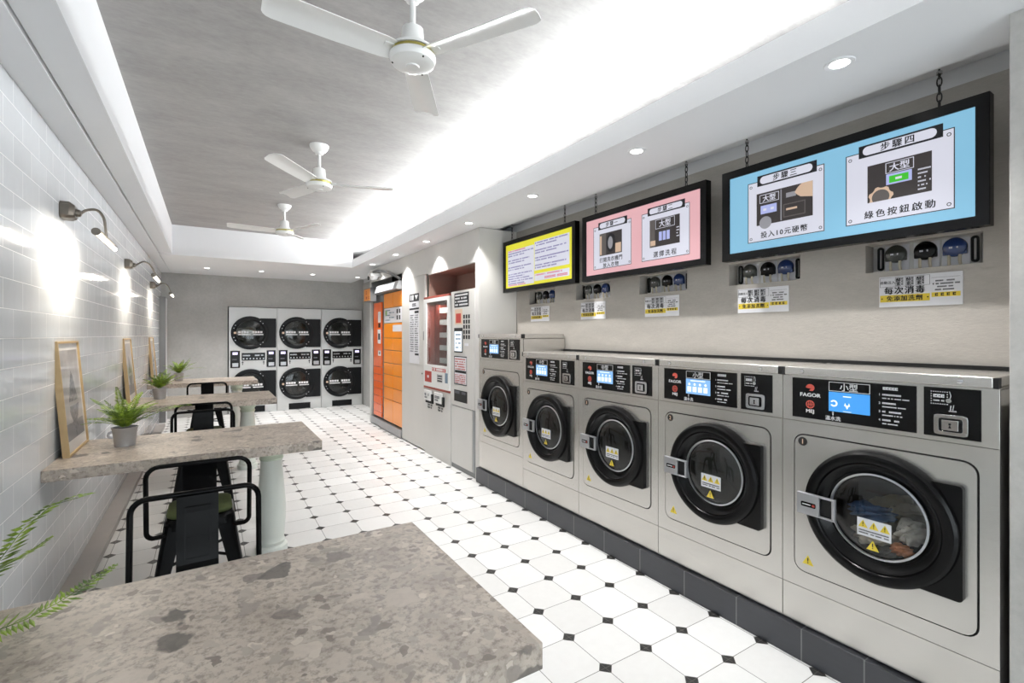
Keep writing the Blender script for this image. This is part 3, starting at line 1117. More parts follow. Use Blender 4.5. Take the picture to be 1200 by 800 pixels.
wy, wz = seams[0] + 0.361 - 0.012, 0.722
garment('denim_garment', 'crumpled blue denim garment behind the glass of machine 1', M['denim'], 2.335, wy + 0.055, wz - 0.020, 0.060, 0.080, 0.030, 1)
garment('patterned_garment', 'olive-grey garment at the back of the drum of machine 1', M['olive_cloth'], 2.48, wy + 0.01, wz - 0.055, 0.052, 0.105, 0.075, 2)
garment('beige_garment', 'beige patterned garment at the bottom of the drum of machine 1', M['khaki'], 2.335, wy + 0.045, wz - 0.105, 0.065, 0.070, 0.042, 3)
garment('pale_garment', 'pale linen garment at the right of the drum of machine 1', M['linen_cloth'], 2.345, wy - 0.078, wz - 0.060, 0.062, 0.048, 0.042, 5)
garment('rust_garment', 'small rust-brown garment low in the drum of machine 1', M['rust'], 2.300, wy - 0.060, wz - 0.128, 0.028, 0.035, 0.020, 6)

# ------------------------------------------------------------------ pump niches and notices
PLACE = ['above the washing machine nearest the pier', 'above the second washing machine from the pier', 'above the middle washing machine',
         'above washing machine 4 under the pink board', 'above the tallest washing machine']


def make_tray(label, loc):
    t = thing('pump_tray', label, 'panel', loc, RIGHT, 'pump trays')
    MB().box(-0.185, 0.185, 0.0, 0.004, -0.066, 0.066).build('tray_plate', M['cab'], t, bevel=0.001)
    for sgn in (-1, 1):
        o_ = rrect(sgn * 0.170 - 0.013, sgn * 0.170 + 0.013, -0.056, 0.056, 0.012)
        i_ = rrect(sgn * 0.170 - 0.005, sgn * 0.170 + 0.005, -0.046, 0.046, 0.0048)
        m = MB()
        m.ring_plate(o_, i_, -0.012, 0.0)
        m.build('slot_grip', M['rubber'], t, bevel=0.002)
    return t


def make_pump(kind, label, loc):
    t = thing('dosing_pump', label, 'pump', loc, RIGHT, 'dosing pumps in the wall niches')
    MB().box(-0.047, 0.047, -0.004, 0.0, -0.062, 0.056).build('back_plate', M['paper'], t, bevel=0.002)
    m = MB()
    m.lathe([(0.041, -0.004), (0.042, -0.020), (0.040, -0.026), (0.030, -0.030), (0.0001, -0.031)], 28, (0, 0, 0.014), 'y')
    m.box(-0.041, 0.041, -0.022, -0.004, -0.018, 0.010)
    m.build('pump_head', M[{'smoke': 'pump_smoke', 'black': 'black', 'blue': 'pump_blue'}[kind]], t, bevel=0.003)
    for sgn in (-1, 1):
        m = MB()
        m.tube([(sgn * 0.018, -0.022, -0.020), (sgn * 0.018, -0.024, -0.045), (sgn * 0.019, -0.018, -0.062)], 0.006, 8)
        m.build('hose', M['hose'], t)
    m = MB()
    m.blocks(-0.016, 0.016, 0.012, 0.007, -0.0315, 2)
    m.build('maker_mark', M['s_steel'], t, smooth=0)
    return t


tray = None
pumps = {}
cname = {'smoke': 'smoky grey', 'black': 'black', 'blue': 'navy blue'}
pl_ = ['in the niche above machine 1, nearest the pier', 'in the niche above machine 2', 'in the niche above the middle machine',
       'in the niche above machine 4', 'in the niche above the tallest machine']
for i, y in enumerate(NICHE_Y):
    loc = (2.762, y + 0.208, 1.805)
    lab = 'pale grey pump tray set %s' % pl_[i]
    if tray is None:
        tray = make_tray(lab, loc)
    else:
        dup(tray, lab, loc)
    for kind, off in (('smoke', -0.106), ('black', 0.005), ('blue', 0.107)):
        ploc = (2.761, y + 0.208 - off, 1.806)
        lb = '%s dosing pump on white plate %s' % (cname[kind], pl_[i])
        if kind not in pumps:
            pumps[kind] = make_pump(kind, lb, ploc)
        else:
            dup(pumps[kind], lb, ploc)


def make_notice(label, loc):
    t = thing('wall_notice', label, 'sign', loc, RIGHT, 'disinfection notices on the wall')
    MB().box(-0.15, 0.15, 0.0, 0.004, -0.071, 0.071).build('sheet', M['paper'], t)
    m = MB()
    m.rect(-0.146, 0.040, -0.048, -0.016, 0.0)
    m.rect(0.046, 0.143, -0.034, -0.014, 0.0)
    m.build('yellow_band', M['inkyellow'], t, smooth=0)
    m = MB()
    Y = -0.0006
    m.text('每次消毒', -0.053, 0.004, 0.036, Y, 0.0026, 1.0, 1.18)
    m.text('免添加洗劑', -0.053, -0.032, 0.026, Y, 0.0018, 1.0, 1.12)
    m.disc(-0.138, -0.032, 0.003, Y, n=8)
    m.disc(0.033, -0.032, 0.003, Y, n=8)
    m.text('自動注入', -0.116, 0.043, 0.015, Y, 0.0006)
    for i in range(3):
        x = -0.074 + i * 0.038
        m.text('酵', x, 0.053, 0.020, Y, 0.001)
        m.text('素', x, 0.034, 0.020, Y, 0.001)
        for q in range(3):
            m.blocks(x + 0.011, x + 0.021, 0.057 - q * 0.012, 0.009, Y, q)
        m.rect(x - 0.0125, x - 0.0115, 0.024, 0.064, Y)
    m.frame(-0.146, 0.040, 0.022, 0.066, 0.001, Y)
    for q, (a, b) in enumerate(((0.06, 0.13), (0.05, 0.142), (0.066, 0.122), (0.058, 0.126))):
        m.blocks(a, b, 0.036 - q * 0.013, 0.006, Y, q + 3)
    for q in range(4):
        m.blocks(0.058 + q * 0.020, 0.073 + q * 0.020, -0.024, 0.013, Y, q + 5)
    m.rect(0.046, 0.143, 0.050, 0.0508, Y)
    m.build('lettering', M['ink'], t, smooth=0)
    return t


LY = [0.860, 1.583, 2.314, 3.030, 3.787]
np_ = ['above machine 1, closest to the pier', 'above machine 2, second from the pier', 'above the middle machine', 'above machine 4, under the pink board', 'above the tallest machine, under the yellow board']
nt = None
for i, y in enumerate(LY):
    lab = 'white and yellow disinfection notice on the wall ' + np_[i]
    loc = (XR - 0.0045, y, 1.640)
    nt = make_notice(lab, loc) if nt is None else nt
    if i:
        dup(nt, lab, loc)


# ------------------------------------------------------------------ hanging light-box boards
def board(label, yl, kind, mat_):
    """yl = world Y of the board's left end"""
    t = thing('hanging_sign_board', label, 'sign', (2.50, yl, 1.857), RIGHT, 'sign boards hanging over the machines')
    W, H = 1.125, 0.506
    n = 56
    c = (W / 2, H / 2)
    m = MB()
    m.ring_plate(*ring_pair([(0, 0), (W, 0), (W, H), (0, H)], [(0.046, 0.040), (W - 0.042, 0.040), (W - 0.042, H - 0.042), (0.046, H - 0.042)], c, 8), 0.0, 0.05)
    m.build('frame', M['black'], t, bevel=0.002)
    MB().box(0.02, W - 0.02, 0.05, 0.062, 0.02, H - 0.02).build('back_panel', M['blackm'], t)
    MB().box(0.04, W - 0.038, 0.008, 0.014, 0.036, H - 0.038).build('lit_panel', mat_, t)
    for x in (0.14, W - 0.155):
        m = MB()
        nl = 5
        z0, z1 = H - 0.004, 0.66
        st = (z1 - z0) / nl
        for i in range(nl):
            zc = z0 + st * (i + 0.5)
            pts = []
            for a in range(12):
                an = 2 * PI * a / 12
                u, w = 0.008 * math.cos(an), (st * 0.62) * math.sin(an)
                pts.append((x + (u if i % 2 else 0), 0.02 + (0 if i % 2 else u), zc + w))
            m.tube(pts, 0.0026, 6, closed=True)
        m.build('chain', M['blackm'] if True else None, t)
        m = MB()
        m.lathe([(0.010, -0.012), (0.010, 0.0), (0.004, 0.0)], 12, (x, 0.02, 0.643 + 0.012), 'z')
        m.build('ceiling_hook', M['chrome'], t)
    return t


def step_cards(t, specs):
    Y = 0.008
    mats = dict(ink='s_ink', dark='s_dark', dark2='s_dark2', tan='s_tan', green='s_green', steel='s_steel', lav='s_lav', pill='s_card', white='s_card')
    nm = dict(ink='lettering', dark='photo_panel', dark2='photo_shade', tan='photo_detail', green='green_button', steel='photo_metal', lav='photo_screen', pill='title_pill', white='photo_lettering')
    for sp in specs:
        P = {k: MB() for k in nm}
        x0, x1, z0, z1 = sp['card']
        card = MB().rect(x0, x1, z0, z1, Y, 0.001).build('step_card', M['s_card'], t, smooth=0)
        P['ink'].frame(x0, x1, z0, z1, 0.0035, Y - 0.001)
        for xx in (x0 + 0.018, x1 - 0.018):
            for zz in (z0 + 0.02, z1 - 0.024):
                n = 14
                P['ink'].ring_plate(circle(xx, zz, 0.0075, n), circle(xx, zz, 0.0048, n), Y - 0.0018, Y - 0.001)
        a0, a1, b0, b1 = sp['head']
        P['ink'].rect(a0, a1, b0, b1, Y - 0.0016, 0.0008)
        P['pill'].plate(rrect(a0 + 0.016, a1 - 0.020, b0 + 0.008, b1 - 0.008, (b1 - b0) / 2 - 0.0085, 8), Y - 0.0032, Y - 0.0024)
        P['ink'].text(sp['title'], (a0 + a1) / 2 - 0.004, (b0 + b1) / 2, 0.037, Y - 0.0034, 0.002, 1.0, 1.35)
        for txt, cx, cz, sz, gp in sp['cap']:
            P['ink'].text(txt, cx, cz, sz, Y - 0.001, 0.002, 1.0, gp)
        p0, p1, q0, q1 = sp['photo']
        P['dark'].rect(p0, p1, q0, q1, Y - 0.001, 0.0006)
        sp['draw'](P, p0, p1, q0, q1, Y - 0.0018)
        for k_, mb in P.items():
            if mb.v:
                mb.build(nm[k_], M[mats[k_]], card, smooth=0)


def box_title(P, x0, x1, z0, z1, y):
    P['white'].frame(x0, x1, z0, z1, 0.0025, y)
    P['white'].text('大型', (x0 + x1) / 2, (z0 + z1) / 2, (z1 - z0) * 0.80, y, 0.0022)


def draw_coin(P, a, b, c, d, y):
    w, h = b - a, d - c
    box_title(P, a + w * 0.06, a + w * 0.42, c + h * 0.68, c + h * 0.94, y)
    P['lav'].rect(a + w * 0.08, a + w * 0.38, c + h * 0.34, c + h * 0.60, y)
    for i in range(2):
        P['white'].rect(a + w * (0.13 + 0.14 * i), a + w * (0.19 + 0.14 * i), c + h * 0.43, c + h * 0.50, y - 0.0008)
    P['steel'].rect(a + w * 0.45, a + w * 0.47, c + h * 0.03, c + h * 0.97, y)
    P['dark2'].frame(a + w * 0.50, a + w * 0.88, c + h * 0.10, c + h * 0.50, 0.005, y)
    P['steel'].rect(a + w * 0.55, a + w * 0.72, c + h * 0.68, c + h * 0.82, y)
    P['tan'].rect(a + w * 0.55, a + w * 0.74, c + h * 0.30, c + h * 0.36, y)
    hand = [(0.70, 0.78), (0.74, 0.70), (0.80, 0.62), (1.0, 0.55), (1.0, 1.0), (0.82, 1.0), (0.76, 0.92), (0.73, 0.86)]
    P['tan'].plate([(a + w * u, c + h * v) for u, v in hand], y - 0.0008, y)
    P['steel'].disc(a + w * 0.17, c + h * 0.06, w * 0.115, y, 0.001)


def draw_green(P, a, b, c, d, y):
    w, h = b - a, d - c
    box_title(P, a + w * 0.30, a + w * 0.74, c + h * 0.68, c + h * 0.96, y)
    P['lav'].rect(a + w * 0.31, a + w * 0.71, c + h * 0.38, c + h * 0.66, y)
    P['green'].rect(a + w * 0.36, a + w * 0.66, c + h * 0.42, c + h * 0.60, y - 0.0008)
    P['white'].rect(a + w * 0.46, a + w * 0.56, c + h * 0.48, c + h * 0.54, y - 0.0016)
    cx, cz, r = a + w * 0.22, c + h * 0.10, w * 0.17
    pts = []
    for i in range(28):
        an = 2 * PI * i / 28
        rr = r * (1.22 if (i % 4) < 2 else 1.05)
        x, z = cx + rr * math.cos(an), cz + rr * math.sin(an)
        pts.append((max(a, x), max(c, z)))
    P['tan'].plate(pts, y - 0.0006, y)
    P['dark2'].plate([(max(a, cx + r * 0.85 * math.cos(2 * PI * i / 24)), max(c, cz + r * 0.85 * math.sin(2 * PI * i / 24))) for i in range(24)], y - 0.0014, y - 0.0008)
    for i in range(6):
        P['white'].blocks(a + w * 0.80, a + w * (0.99 - 0.03 * (i % 3)), c + h * (0.60 - 0.10 * i), 0.006, y, i)


def draw_door(P, a, b, c, d, y):
    w, h = b - a, d - c
    P['dark2'].rect(a, a + w * 0.30, c, d, y)
    P['tan'].rect(a + w * 0.02, a + w * 0.10, c + h * 0.05, c + h * 0.9, y - 0.0007)
    P['tan'].rect(a + w * 0.72, a + w * 0.96, c + h * 0.04, c + h * 0.45, y)
    n = 28
    o_ = [(a + w * 0.52 + w * 0.20 * math.cos(2 * PI * i / n), c + h * 0.52 + h * 0.42 * math.sin(2 * PI * i / n)) for i in range(n)]
    i_ = [(a + w * 0.50 + w * 0.11 * math.cos(2 * PI * i / n), c + h * 0.52 + h * 0.28 * math.sin(2 * PI * i / n)) for i in range(n)]
    P['ink'].ring_plate(o_, i_, y - 0.0016, y - 0.0008)
    P['steel'].plate(i_, y - 0.0012, y - 0.0006)


def draw_select(P, a, b, c, d, y):
    w, h = b - a, d - c
    box_title(P, a + w * 0.20, a + w * 0.84, c + h * 0.64, c + h * 0.97, y)
    P['dark2'].rect(a, a + w * 0.18, c, d, y)
    for i in range(3):
        P['lav'].rect(a + w * (0.32 + 0.13 * i), a + w * (0.42 + 0.13 * i), c + h * 0.20, c + h * 0.52, y)
    P['tan'].rect(a + w * 0.03, a + w * 0.20, c + h * 0.06, c + h * 0.24, y - 0.0007)
    for i in range(4):
        P['white'].blocks(a + w * 0.90, a + w * 0.99, c + h * (0.55 - 0.1 * i), 0.006, y, i)


b1 = board('hanging sign board with sky-blue lit panel, nearest the pier', 1.706, 'blue', M['s_blue'])
step_cards(b1, [dict(card=(0.154, 0.543, 0.082, 0.407), head=(0.208, 0.509, 0.379, 0.435), title='步驟三', photo=(0.204, 0.490, 0.169, 0.340), draw=draw_coin,
                     cap=[('投入10元硬幣', 0.346, 0.116, 0.036, 1.22)]),
                dict(card=(0.635, 1.022, 0.085, 0.408), head=(0.688, 0.986, 0.381, 0.436), title='步驟四', photo=(0.722, 0.950, 0.173, 0.338), draw=draw_green,
                     cap=[('綠色按鈕啟動', 0.836, 0.120, 0.037, 1.35)])])
b2 = board('hanging sign board with pink lit panel, middle of the three boards', 2.936, 'pink', M['s_pink'])
step_cards(b2, [dict(card=(0.128, 0.520, 0.078, 0.401), head=(0.183, 0.481, 0.374, 0.429), title='步驟一', photo=(0.197, 0.429, 0.176, 0.342), draw=draw_door,
                     cap=[('打開洗衣機門', 0.315, 0.143, 0.038, 1.12), ('放入衣物', 0.315, 0.101, 0.038, 1.2)]),
                dict(card=(0.616, 1.005, 0.080, 0.402), head=(0.670, 0.971, 0.379, 0.431), title='步驟二', photo=(0.688, 0.931, 0.164, 0.346), draw=draw_select,
                     cap=[('選擇洗程', 0.812, 0.114, 0.042, 1.35)])])
b3 = board('hanging sign board with yellow lit panel of small print, beside the cabinet wall', 4.148, 'yellow', M['s_yellow'])
m = MB()
m.rect(0.085, 0.535, 0.055, 0.405, 0.008, 0.001)
m.rect(0.545, 1.045, 0.165, 0.425, 0.008, 0.001)
m.rect(0.545, 1.045, 0.070, 0.135, 0.008, 0.001)
m.build('print_block', M['s_card'], b3, smooth=0)
m = MB()
for i in range(14):
    z = 0.372 - i * 0.0225
    if i % 3 != 2 or i > 9:
        m.blocks(0.092, 0.53 - (0.15 if i % 3 == 1 else 0.02 * (i % 4)), z, 0.0105, 0.007, i)
for i in range(11):
    z = 0.412 - i * 0.0225
    if i % 3 != 2:
        m.blocks(0.552, 1.04 - (0.16 if i % 3 == 1 else 0.03 * (i % 2)), z, 0.0105, 0.007, i + 30)
m.build('print_lines', M['s_violet'], b3, smooth=0)
m = MB()
m.blocks(0.092, 0.40, 0.395, 0.012, 0.007, 50)
m.blocks(0.092, 0.40, 0.064, 0.010, 0.007, 51)
m.blocks(0.552, 0.96, 0.122, 0.012, 0.007, 52)
m.blocks(0.70, 1.03, 0.090, 0.020, 0.007, 53)
m.build('red_print_lines', M['s_rose'], b3, smooth=0)

# ------------------------------------------------------------------ cabinet wall, vending machine, change machine, lockers
CX = 2.25
cab = thing('built_in_cabinet', 'pale grey built-in cabinet wall around the vending machines and orange lockers', 'cabinet', (CX, 8.0, 0), RIGHT)
L_ = 3.81                                    # local x runs from the far end (0) to the near end (3.81)


def lx(Y):
    return 8.0 - Y


m = MB()
m.box(0, L_, 0.0, 0.03, 2.292, 2.498)                     # fascia
m.box(lx(5.50), lx(4.268), 0.0, 0.03, 2.165, 2.292)
m.box(lx(4.268), L_, 0.0, 0.03, 0.0, 2.292)               # near stile
m.box(0, 0.075, 0.0, 0.03, 0.0, 2.292)                    # far stile
m.box(L_ - 0.02, L_, 0.03, 0.44, 0.0, 2.498)              # near end
m.box(0, 0.02, 0.03, 0.44, 0.0, 2.498)
m.box(lx(6.43), lx(5.84), 0.0, 0.03, 2.185, 2.292)
m.box(lx(5.84), lx(5.50), 0.0, 0.03, 2.185, 2.292)
m.box(lx(6.43), lx(6.40), 0.03, 0.44, 0.0, 2.292)
m.build('carcass', [M['cab']], cab, bevel=0.0015)
m = MB()
m.box(lx(6.43), lx(5.585), 0.0, 0.028, 0.02, 2.182)
dr = m.build('cabinet_door', M['cab'], cab, bevel=0.0015)
MB().box(lx(5.63), lx(5.592), -0.010, 0.0, 1.372, 1.480).build('recessed_handle', M['blackm'], dr, bevel=0.003)
m = MB()
m.lathe([(0.010, 0.0), (0.010, -0.006), (0.006, -0.008), (0.0001, -0.008)], 16, (lx(5.68), 0, 0.956), 'y')
m.build('lock', M['gun'], dr)
m = MB()
m.box(lx(5.55), lx(5.52), 0.03, 0.44, 1.80, 2.20)
m.box(lx(4.268), lx(4.248), 0.03, 0.44, 1.80, 2.20)
m.box(lx(5.52), lx(4.268), 0.40, 0.44, 1.80, 2.20)
m.box(lx(5.52), lx(4.268), 0.03, 0.40, 2.18, 2.20)
m.box(lx(5.52), lx(4.268), 0.03, 0.40, 1.86, 1.88)
m.build('niche_lining', M['brown'], cab)
m = MB()
m.box(lx(4.345), lx(4.305), -0.001, 0.0, 0.08, 0.68)
m.build('groove', M['grey_metal'], cab)

# --- laundry product vending machine
vm = thing('vending_machine', 'white and red vending machine with glazed shelves, set into the cabinet wall', 'vending machine', (CX - 0.012, 5.575, 0), RIGHT)
VW = 0.745


def vx(Y):
    return 5.575 - Y


m = MB()
m.box(0, VW, 0.002, 0.40, 0.0, 0.80)
m.box(0, 0.04, 0.002, 0.40, 0.80, 1.86)
m.box(VW - 0.04, VW, 0.002, 0.40, 0.80, 1.86)
m.box(0.04, VW - 0.04, 0.38, 0.40, 0.80, 1.86)
m.build('cabinet_body', M['cab'], vm, bevel=0.002)
m = MB()
m.box(0, VW, -0.012, 0.40, 1.868, 1.893)
m.box(0, VW, -0.012, 0.002, 0.797, 0.822)
m.build('red_trim', M['cab_red'], vm, bevel=0.002)
m = MB()
o_, i_ = ring_pair([(0, 0.822), (VW, 0.822), (VW, 1.868), (0, 1.868)], [(vx(5.50), 1.085), (vx(4.893), 1.085), (vx(4.893), 1.825), (vx(5.50), 1.825)], (VW / 2, 1.42), 8)
m.ring_plate(o_, i_, -0.012, 0.004)
fr = m.build('front_frame', M['white_enamel'], vm, bevel=0.001)
MB().box(vx(5.50) - 0.004, vx(4.893) + 0.004, 0.006, 0.010, 1.081, 1.829).build('window_glass', M['glass'], vm)
m = MB()
m.box(0.04, 0.052, 0.012, 0.38, 1.0, 1.86)
m.box(0.052, VW - 0.04, 0.372, 0.379, 1.0, 1.86)
m.box(vx(5.50) + 0.02, vx(5.50) + 0.145, 0.10, 0.36, 1.05, 1.80)
m.build('inner_lining', M['cab_red'], vm)
for i, z in enumerate((1.105, 1.255, 1.405, 1.555, 1.695)):
    m = MB()
    m.box(0.26, VW - 0.045, 0.10, 0.36, z, z + 0.012)
    m.box(0.26, VW - 0.045, 0.085, 0.10, z, z + 0.060)
    m.build('shelf', M['shelf_white'], vm, bevel=0.001)
area_light('vending_fill_light', (0.40, 0.05, 1.815), (0, 0, 0), 0.4, 0.03, 5.0, (1, 0.96, 0.9), vm)  # added fill light, brightens the shelves behind the glass
Y = -0.012
m = MB()
m.rect(vx(5.537), vx(5.33), 0.875, 1.005, Y)
m.rect(vx(5.33) + 0.01, vx(4.93), 1.016, 1.055, Y)
rp = m.build('red_label', M['inkred'], vm, smooth=0)
m = MB()
m.blocks(vx(5.32) + 0.01, vx(4.94), 1.036, 0.026, Y - 0.0006, 4)
m.rect(vx(5.46), vx(5.41), 0.925, 0.955, Y - 0.0006)
m.build('label_marks', M['inkwhite'], vm, smooth=0)
m = MB()
for i in range(3):
    m.rect(vx(5.155), vx(5.03), 0.905 + i * 0.026, 0.920 + i * 0.026, Y)
m.frame(vx(5.165), vx(5.02), 0.898, 0.982, 0.004, Y)
m.build('key_marks', M['ink'], vm, smooth=0)
MB().rect(vx(4.945), vx(4.872), 0.90, 1.012, Y).build('blue_label', M['inkblue'], vm, smooth=0)
for x0 in (vx(5.53), vx(5.22)):
    m = MB()
    m.box(x0, x0 + 0.20, -0.030, 0.0, 0.655, 0.775)
    d_ = m.build('product_tray', M['white_enamel'], vm, bevel=0.006)
    m = MB()
    m.box(x0 + 0.20, x0 + 0.235, -0.020, 0.0, 0.625, 0.735)
    m.box(x0 + 0.03, x0 + 0.20, -0.020, 0.0, 0.625, 0.655)
    m.build('black_bracket', M['blackm'], d_, bevel=0.002)
    m = MB()
    m.blocks(x0 + 0.03, x0 + 0.18, 0.725, 0.030, -0.0306, int(x0 * 50))
    m.blocks(x0 + 0.03, x0 + 0.14, 0.690, 0.018, -0.0306, int(x0 * 50) + 1)
    m.build('tray_print', M['inkgrey'], d_, smooth=0)
    m = MB()
    m.blocks(x0 + 0.05, x0 + 0.20, 0.600, 0.020, 0.0016, 8)
    m.blocks(x0 + 0.05, x0 + 0.20, 0.570, 0.020, 0.0016, 9)
    m.build('tray_caption', M['ink'], vm, smooth=0)
names = ['top', 'second', 'third', 'fourth', 'lowest']
pk = None
for i, z in enumerate((1.117, 1.267, 1.417, 1.567)):
    for j, xx in enumerate((0.36, 0.50)):
        lab = 'pale soap carton, %s, on the %s vending machine shelf' % (('left one', 'right one')[j], ('lowest', 'second lowest', 'middle', 'second highest')[i])
        loc = (CX - 0.012 + 0.20, 5.575 - xx, z)
        if pk is None:
            m = MB()
            m.box(-0.045, 0.045, -0.05, 0.05, 0.0, 0.085)
            m.cur = 1
            m.rect(-0.03, 0.03, 0.066, 0.080, -0.0502)
            pk = m.build('soap_carton', [M['product'], M['inkgrey']], None, bevel=0.002)
            pk.rotation_euler = (0, 0, RIGHT)
            pk.location = loc
            tag(pk, lab, 'box', 'soap cartons in the vending machine')
        else:
            c_ = pk.copy()
            col.objects.link(c_)
            c_.location = loc
            c_['label'] = lab

# --- change machine
cm = thing('change_machine', 'pale grey coin change machine with small blue screen right of the vending machine', 'change machine', (CX - 0.006, 4.825, 0), RIGHT)


def qx(Y):
    return 4.825 - Y


m = MB()
m.box(0.002, 0.555, 0.0, 0.38, 0.68, 1.905)
m.build('upper_body', M['cab'], cm, bevel=0.002)
MB().box(0.002, 0.500, 0.002, 0.38, 0.05, 0.672).build('lower_door', M['cab'], cm, bevel=0.002)
MB().box(0.002, 0.555, 0.010, 0.38, 0.0, 0.05).build('base', M['grey_metal'], cm)
MB().box(0.508, 0.548, 0.004, 0.38, 0.05, 0.672).build('edge_strip', M['cab_side'], cm, bevel=0.001)
m = MB()
m.rect(qx(4.74), qx(4.396), 1.730, 1.882, 0.0)
bp = m.build('black_label', M['ink'], cm, smooth=0)
m = MB()
for i in range(4):
    m.blocks(qx(4.72), qx(4.41), 1.858 - i * 0.034, 0.016, -0.0006, i)
m.build('black_label_print', M['inkwhite'], bp, smooth=0)
m = MB()
m.rect(qx(4.725), qx(4.548), 1.550, 1.710, 0.0)
og = m.build('orange_label', M['s_tan'], cm, smooth=0)
MB().rect(qx(4.70), qx(4.58), 1.565, 1.665, -0.0006).build('orange_label_print', M['inkred'], og, smooth=0)
sc = MB().box(qx(4.735), qx(4.538), -0.006, 0.0, 1.250, 1.512).build('touch_screen', M['blackm'], cm, bevel=0.002)
MB().rect(qx(4.725), qx(4.548), 1.265, 1.475, -0.006).build('screen_picture', M['lcd_w'], sc, smooth=0)
m = MB()
for i in range(4):
    m.blocks(qx(4.70), qx(4.57), 1.44 - i * 0.045, 0.018, -0.0068, i)
m.build('screen_marks', M['inkblue'], sc, smooth=0)
m = MB()
for i in range(3):
    for j in range(5):
        m.box(qx(4.522) + i * 0.056, qx(4.522) + i * 0.056 + 0.034, -0.002, 0.0, 1.395 + j * 0.053, 1.435 + j * 0.053)
m.build('button_column', M['ink'], cm, smooth=0)
MB().box(qx(4.49), qx(4.41), -0.004, 0.0, 1.325, 1.350).build('card_slot', M['paper'], cm, bevel=0.001)
m = MB()
m.rect(qx(4.745), qx(4.442), 0.910, 1.212, 0.0)
ip = m.build('instruction_sheet', M['paper'], cm, smooth=0)
m = MB()
m.frame(qx(4.745), qx(4.442), 0.910, 1.212, 0.010, -0.0006)
m.rect(qx(4.725), qx(4.46), 1.035, 1.062, -0.0006)
m.build('instruction_frame', M['ink'], ip, smooth=0)
m = MB()
for i in range(5):
    m.blocks(qx(4.725), qx(4.47), 1.180 - i * 0.026, 0.012, -0.0006, i)
    m.blocks(qx(4.725), qx(4.47), 1.012 - i * 0.020, 0.010, -0.0006, i + 7)
m.build('instruction_print', M['inkred'], ip, smooth=0)
m = MB()
m.box(qx(4.74), qx(4.433), -0.004, 0.0, 0.730, 0.852)
cr = m.build('coin_return', M['blackm'], cm, bevel=0.003)
m = MB()
m.blocks(qx(4.72), qx(4.45), 0.828, 0.026, -0.004, 3)
m.build('coin_return_print', M['inkgrey'], cr, smooth=0)

# --- price list on the cabinet door
ps = thing('price_poster', 'tall white printed poster on the cabinet door right of the orange lockers', 'poster', (CX - 0.0035, 6.13, 0), RIGHT)
MB().box(0.0, 0.343, 0.0, 0.003, 1.070, 1.968).build('sheet', M['paper'], ps)
m = MB()
m.rect(0.0, 0.343, 1.868, 1.968, 0.0)
m.rect(0.0, 0.343, 1.762, 1.785, 0.0)
m.rect(0.19, 0.335, 1.715, 1.745, 0.0)
m.rect(0.20, 0.335, 1.175, 1.20, 0.0)
m.build('black_bands', M['ink'], ps, smooth=0)
m = MB()
m.rect(0.04, 0.08, 1.885, 1.952, -0.0006)
m.rect(0.10, 0.155, 1.885, 1.952, -0.0006)
m.tri(0.255, 1.918, 0.12, -0.06, -0.0006)
m.build('header_marks', M['inkwhite'], ps, smooth=0)
m = MB()
m.blocks(0.10, 0.25, 1.826, 0.040, 0.0, 1)
for i in range(17):
    m.blocks(0.03, 0.16, 1.69 - i * 0.029, 0.014, 0.0, i)
    m.blocks(0.19, 0.32, 1.69 - i * 0.029, 0.014, 0.0, i + 40)
m.build('small_print', M['inkgrey'], ps, smooth=0)

# --- orange parcel lockers
lk = thing('parcel_locker', 'orange parcel lockers recessed in the far end of the cabinet wall', 'locker', (CX + 0.012, 7.92, 0), RIGHT)


def kx(Y):
    return 7.92 - Y


m = MB()
m.box(0.0, 1.485, 0.02, 0.42, 0.14, 2.07)
m.build('locker_body', M['grey_metal'], lk, bevel=0.002)
m = MB()
m.box(0.0, 0.52, -0.02, 0.42, 0.02, 0.125)
m.box(0.52, 1.485, -0.03, 0.42, 0.01, 0.125)
m.build('base_plate', M['steel_sheet'], lk, bevel=0.004)
zs = [0.15, 0.226, 0.350, 0.479, 0.598, 0.706, 0.816, 0.935]
for a, b in zip(zs[:-1], zs[1:]):
    MB().box(kx(7.82), kx(7.40), 0.0, 0.02, a + 0.004, b - 0.004).build('locker_door', M['orange_r'], lk, bevel=0.003)
con = MB().box(kx(7.82), kx(7.40), 0.0, 0.02, 0.939, 1.945).build('console_panel', M['orange_r'], lk, bevel=0.003)
m = MB()
m.rect(kx(7.58), kx(7.44), 1.63, 1.80, 0.0)
m.rect(kx(7.60), kx(7.44), 1.30, 1.52, 0.0)
m.rect(kx(7.58), kx(7.43), 1.11, 1.19, 0.0)
m.build('console_label', M['paper'], con, smooth=0)
m = MB()
m.rect(kx(7.56), kx(7.46), 1.55, 1.62, 0.0)
m.rect(kx(7.57), kx(7.47), 1.36, 1.46, -0.0007)
m.disc(kx(7.50), 1.15, 0.022, -0.0007, n=12)
m.build('console_screen', M['ink'], con, smooth=0)
zs = [0.145, 0.477, 0.657, 0.844, 1.018, 1.209, 1.389, 1.612]
mid = (7.28 + 6.44) / 2
for a, b in list(zip(zs[:-1], zs[1:])) + [(1.836, 2.06)]:
    for y0, y1 in ((7.28, mid), (mid, 6.44)):
        MB().box(kx(y0) + 0.003, kx(y1) - 0.003, 0.0, 0.02, a + 0.004, b - 0.004).build('locker_door', M['orange'], lk, bevel=0.004)
gp_ = MB().box(kx(7.28) + 0.003, kx(6.44) - 0.003, 0.004, 0.02, 1.616, 1.832).build('guide_panel', M['paper'], lk)
m = MB()
m.disc(kx(7.18), 1.765, 0.045, 0.004, n=20)
m.build('guide_green_spot', M['inkgreen'], gp_, smooth=0)
m = MB()
for i in range(2):
    for j in range(2):
        m.rect(kx(6.70) + i * 0.10, kx(6.70) + i * 0.10 + 0.055, 1.655 + j * 0.09, 1.715 + j * 0.09, 0.004)
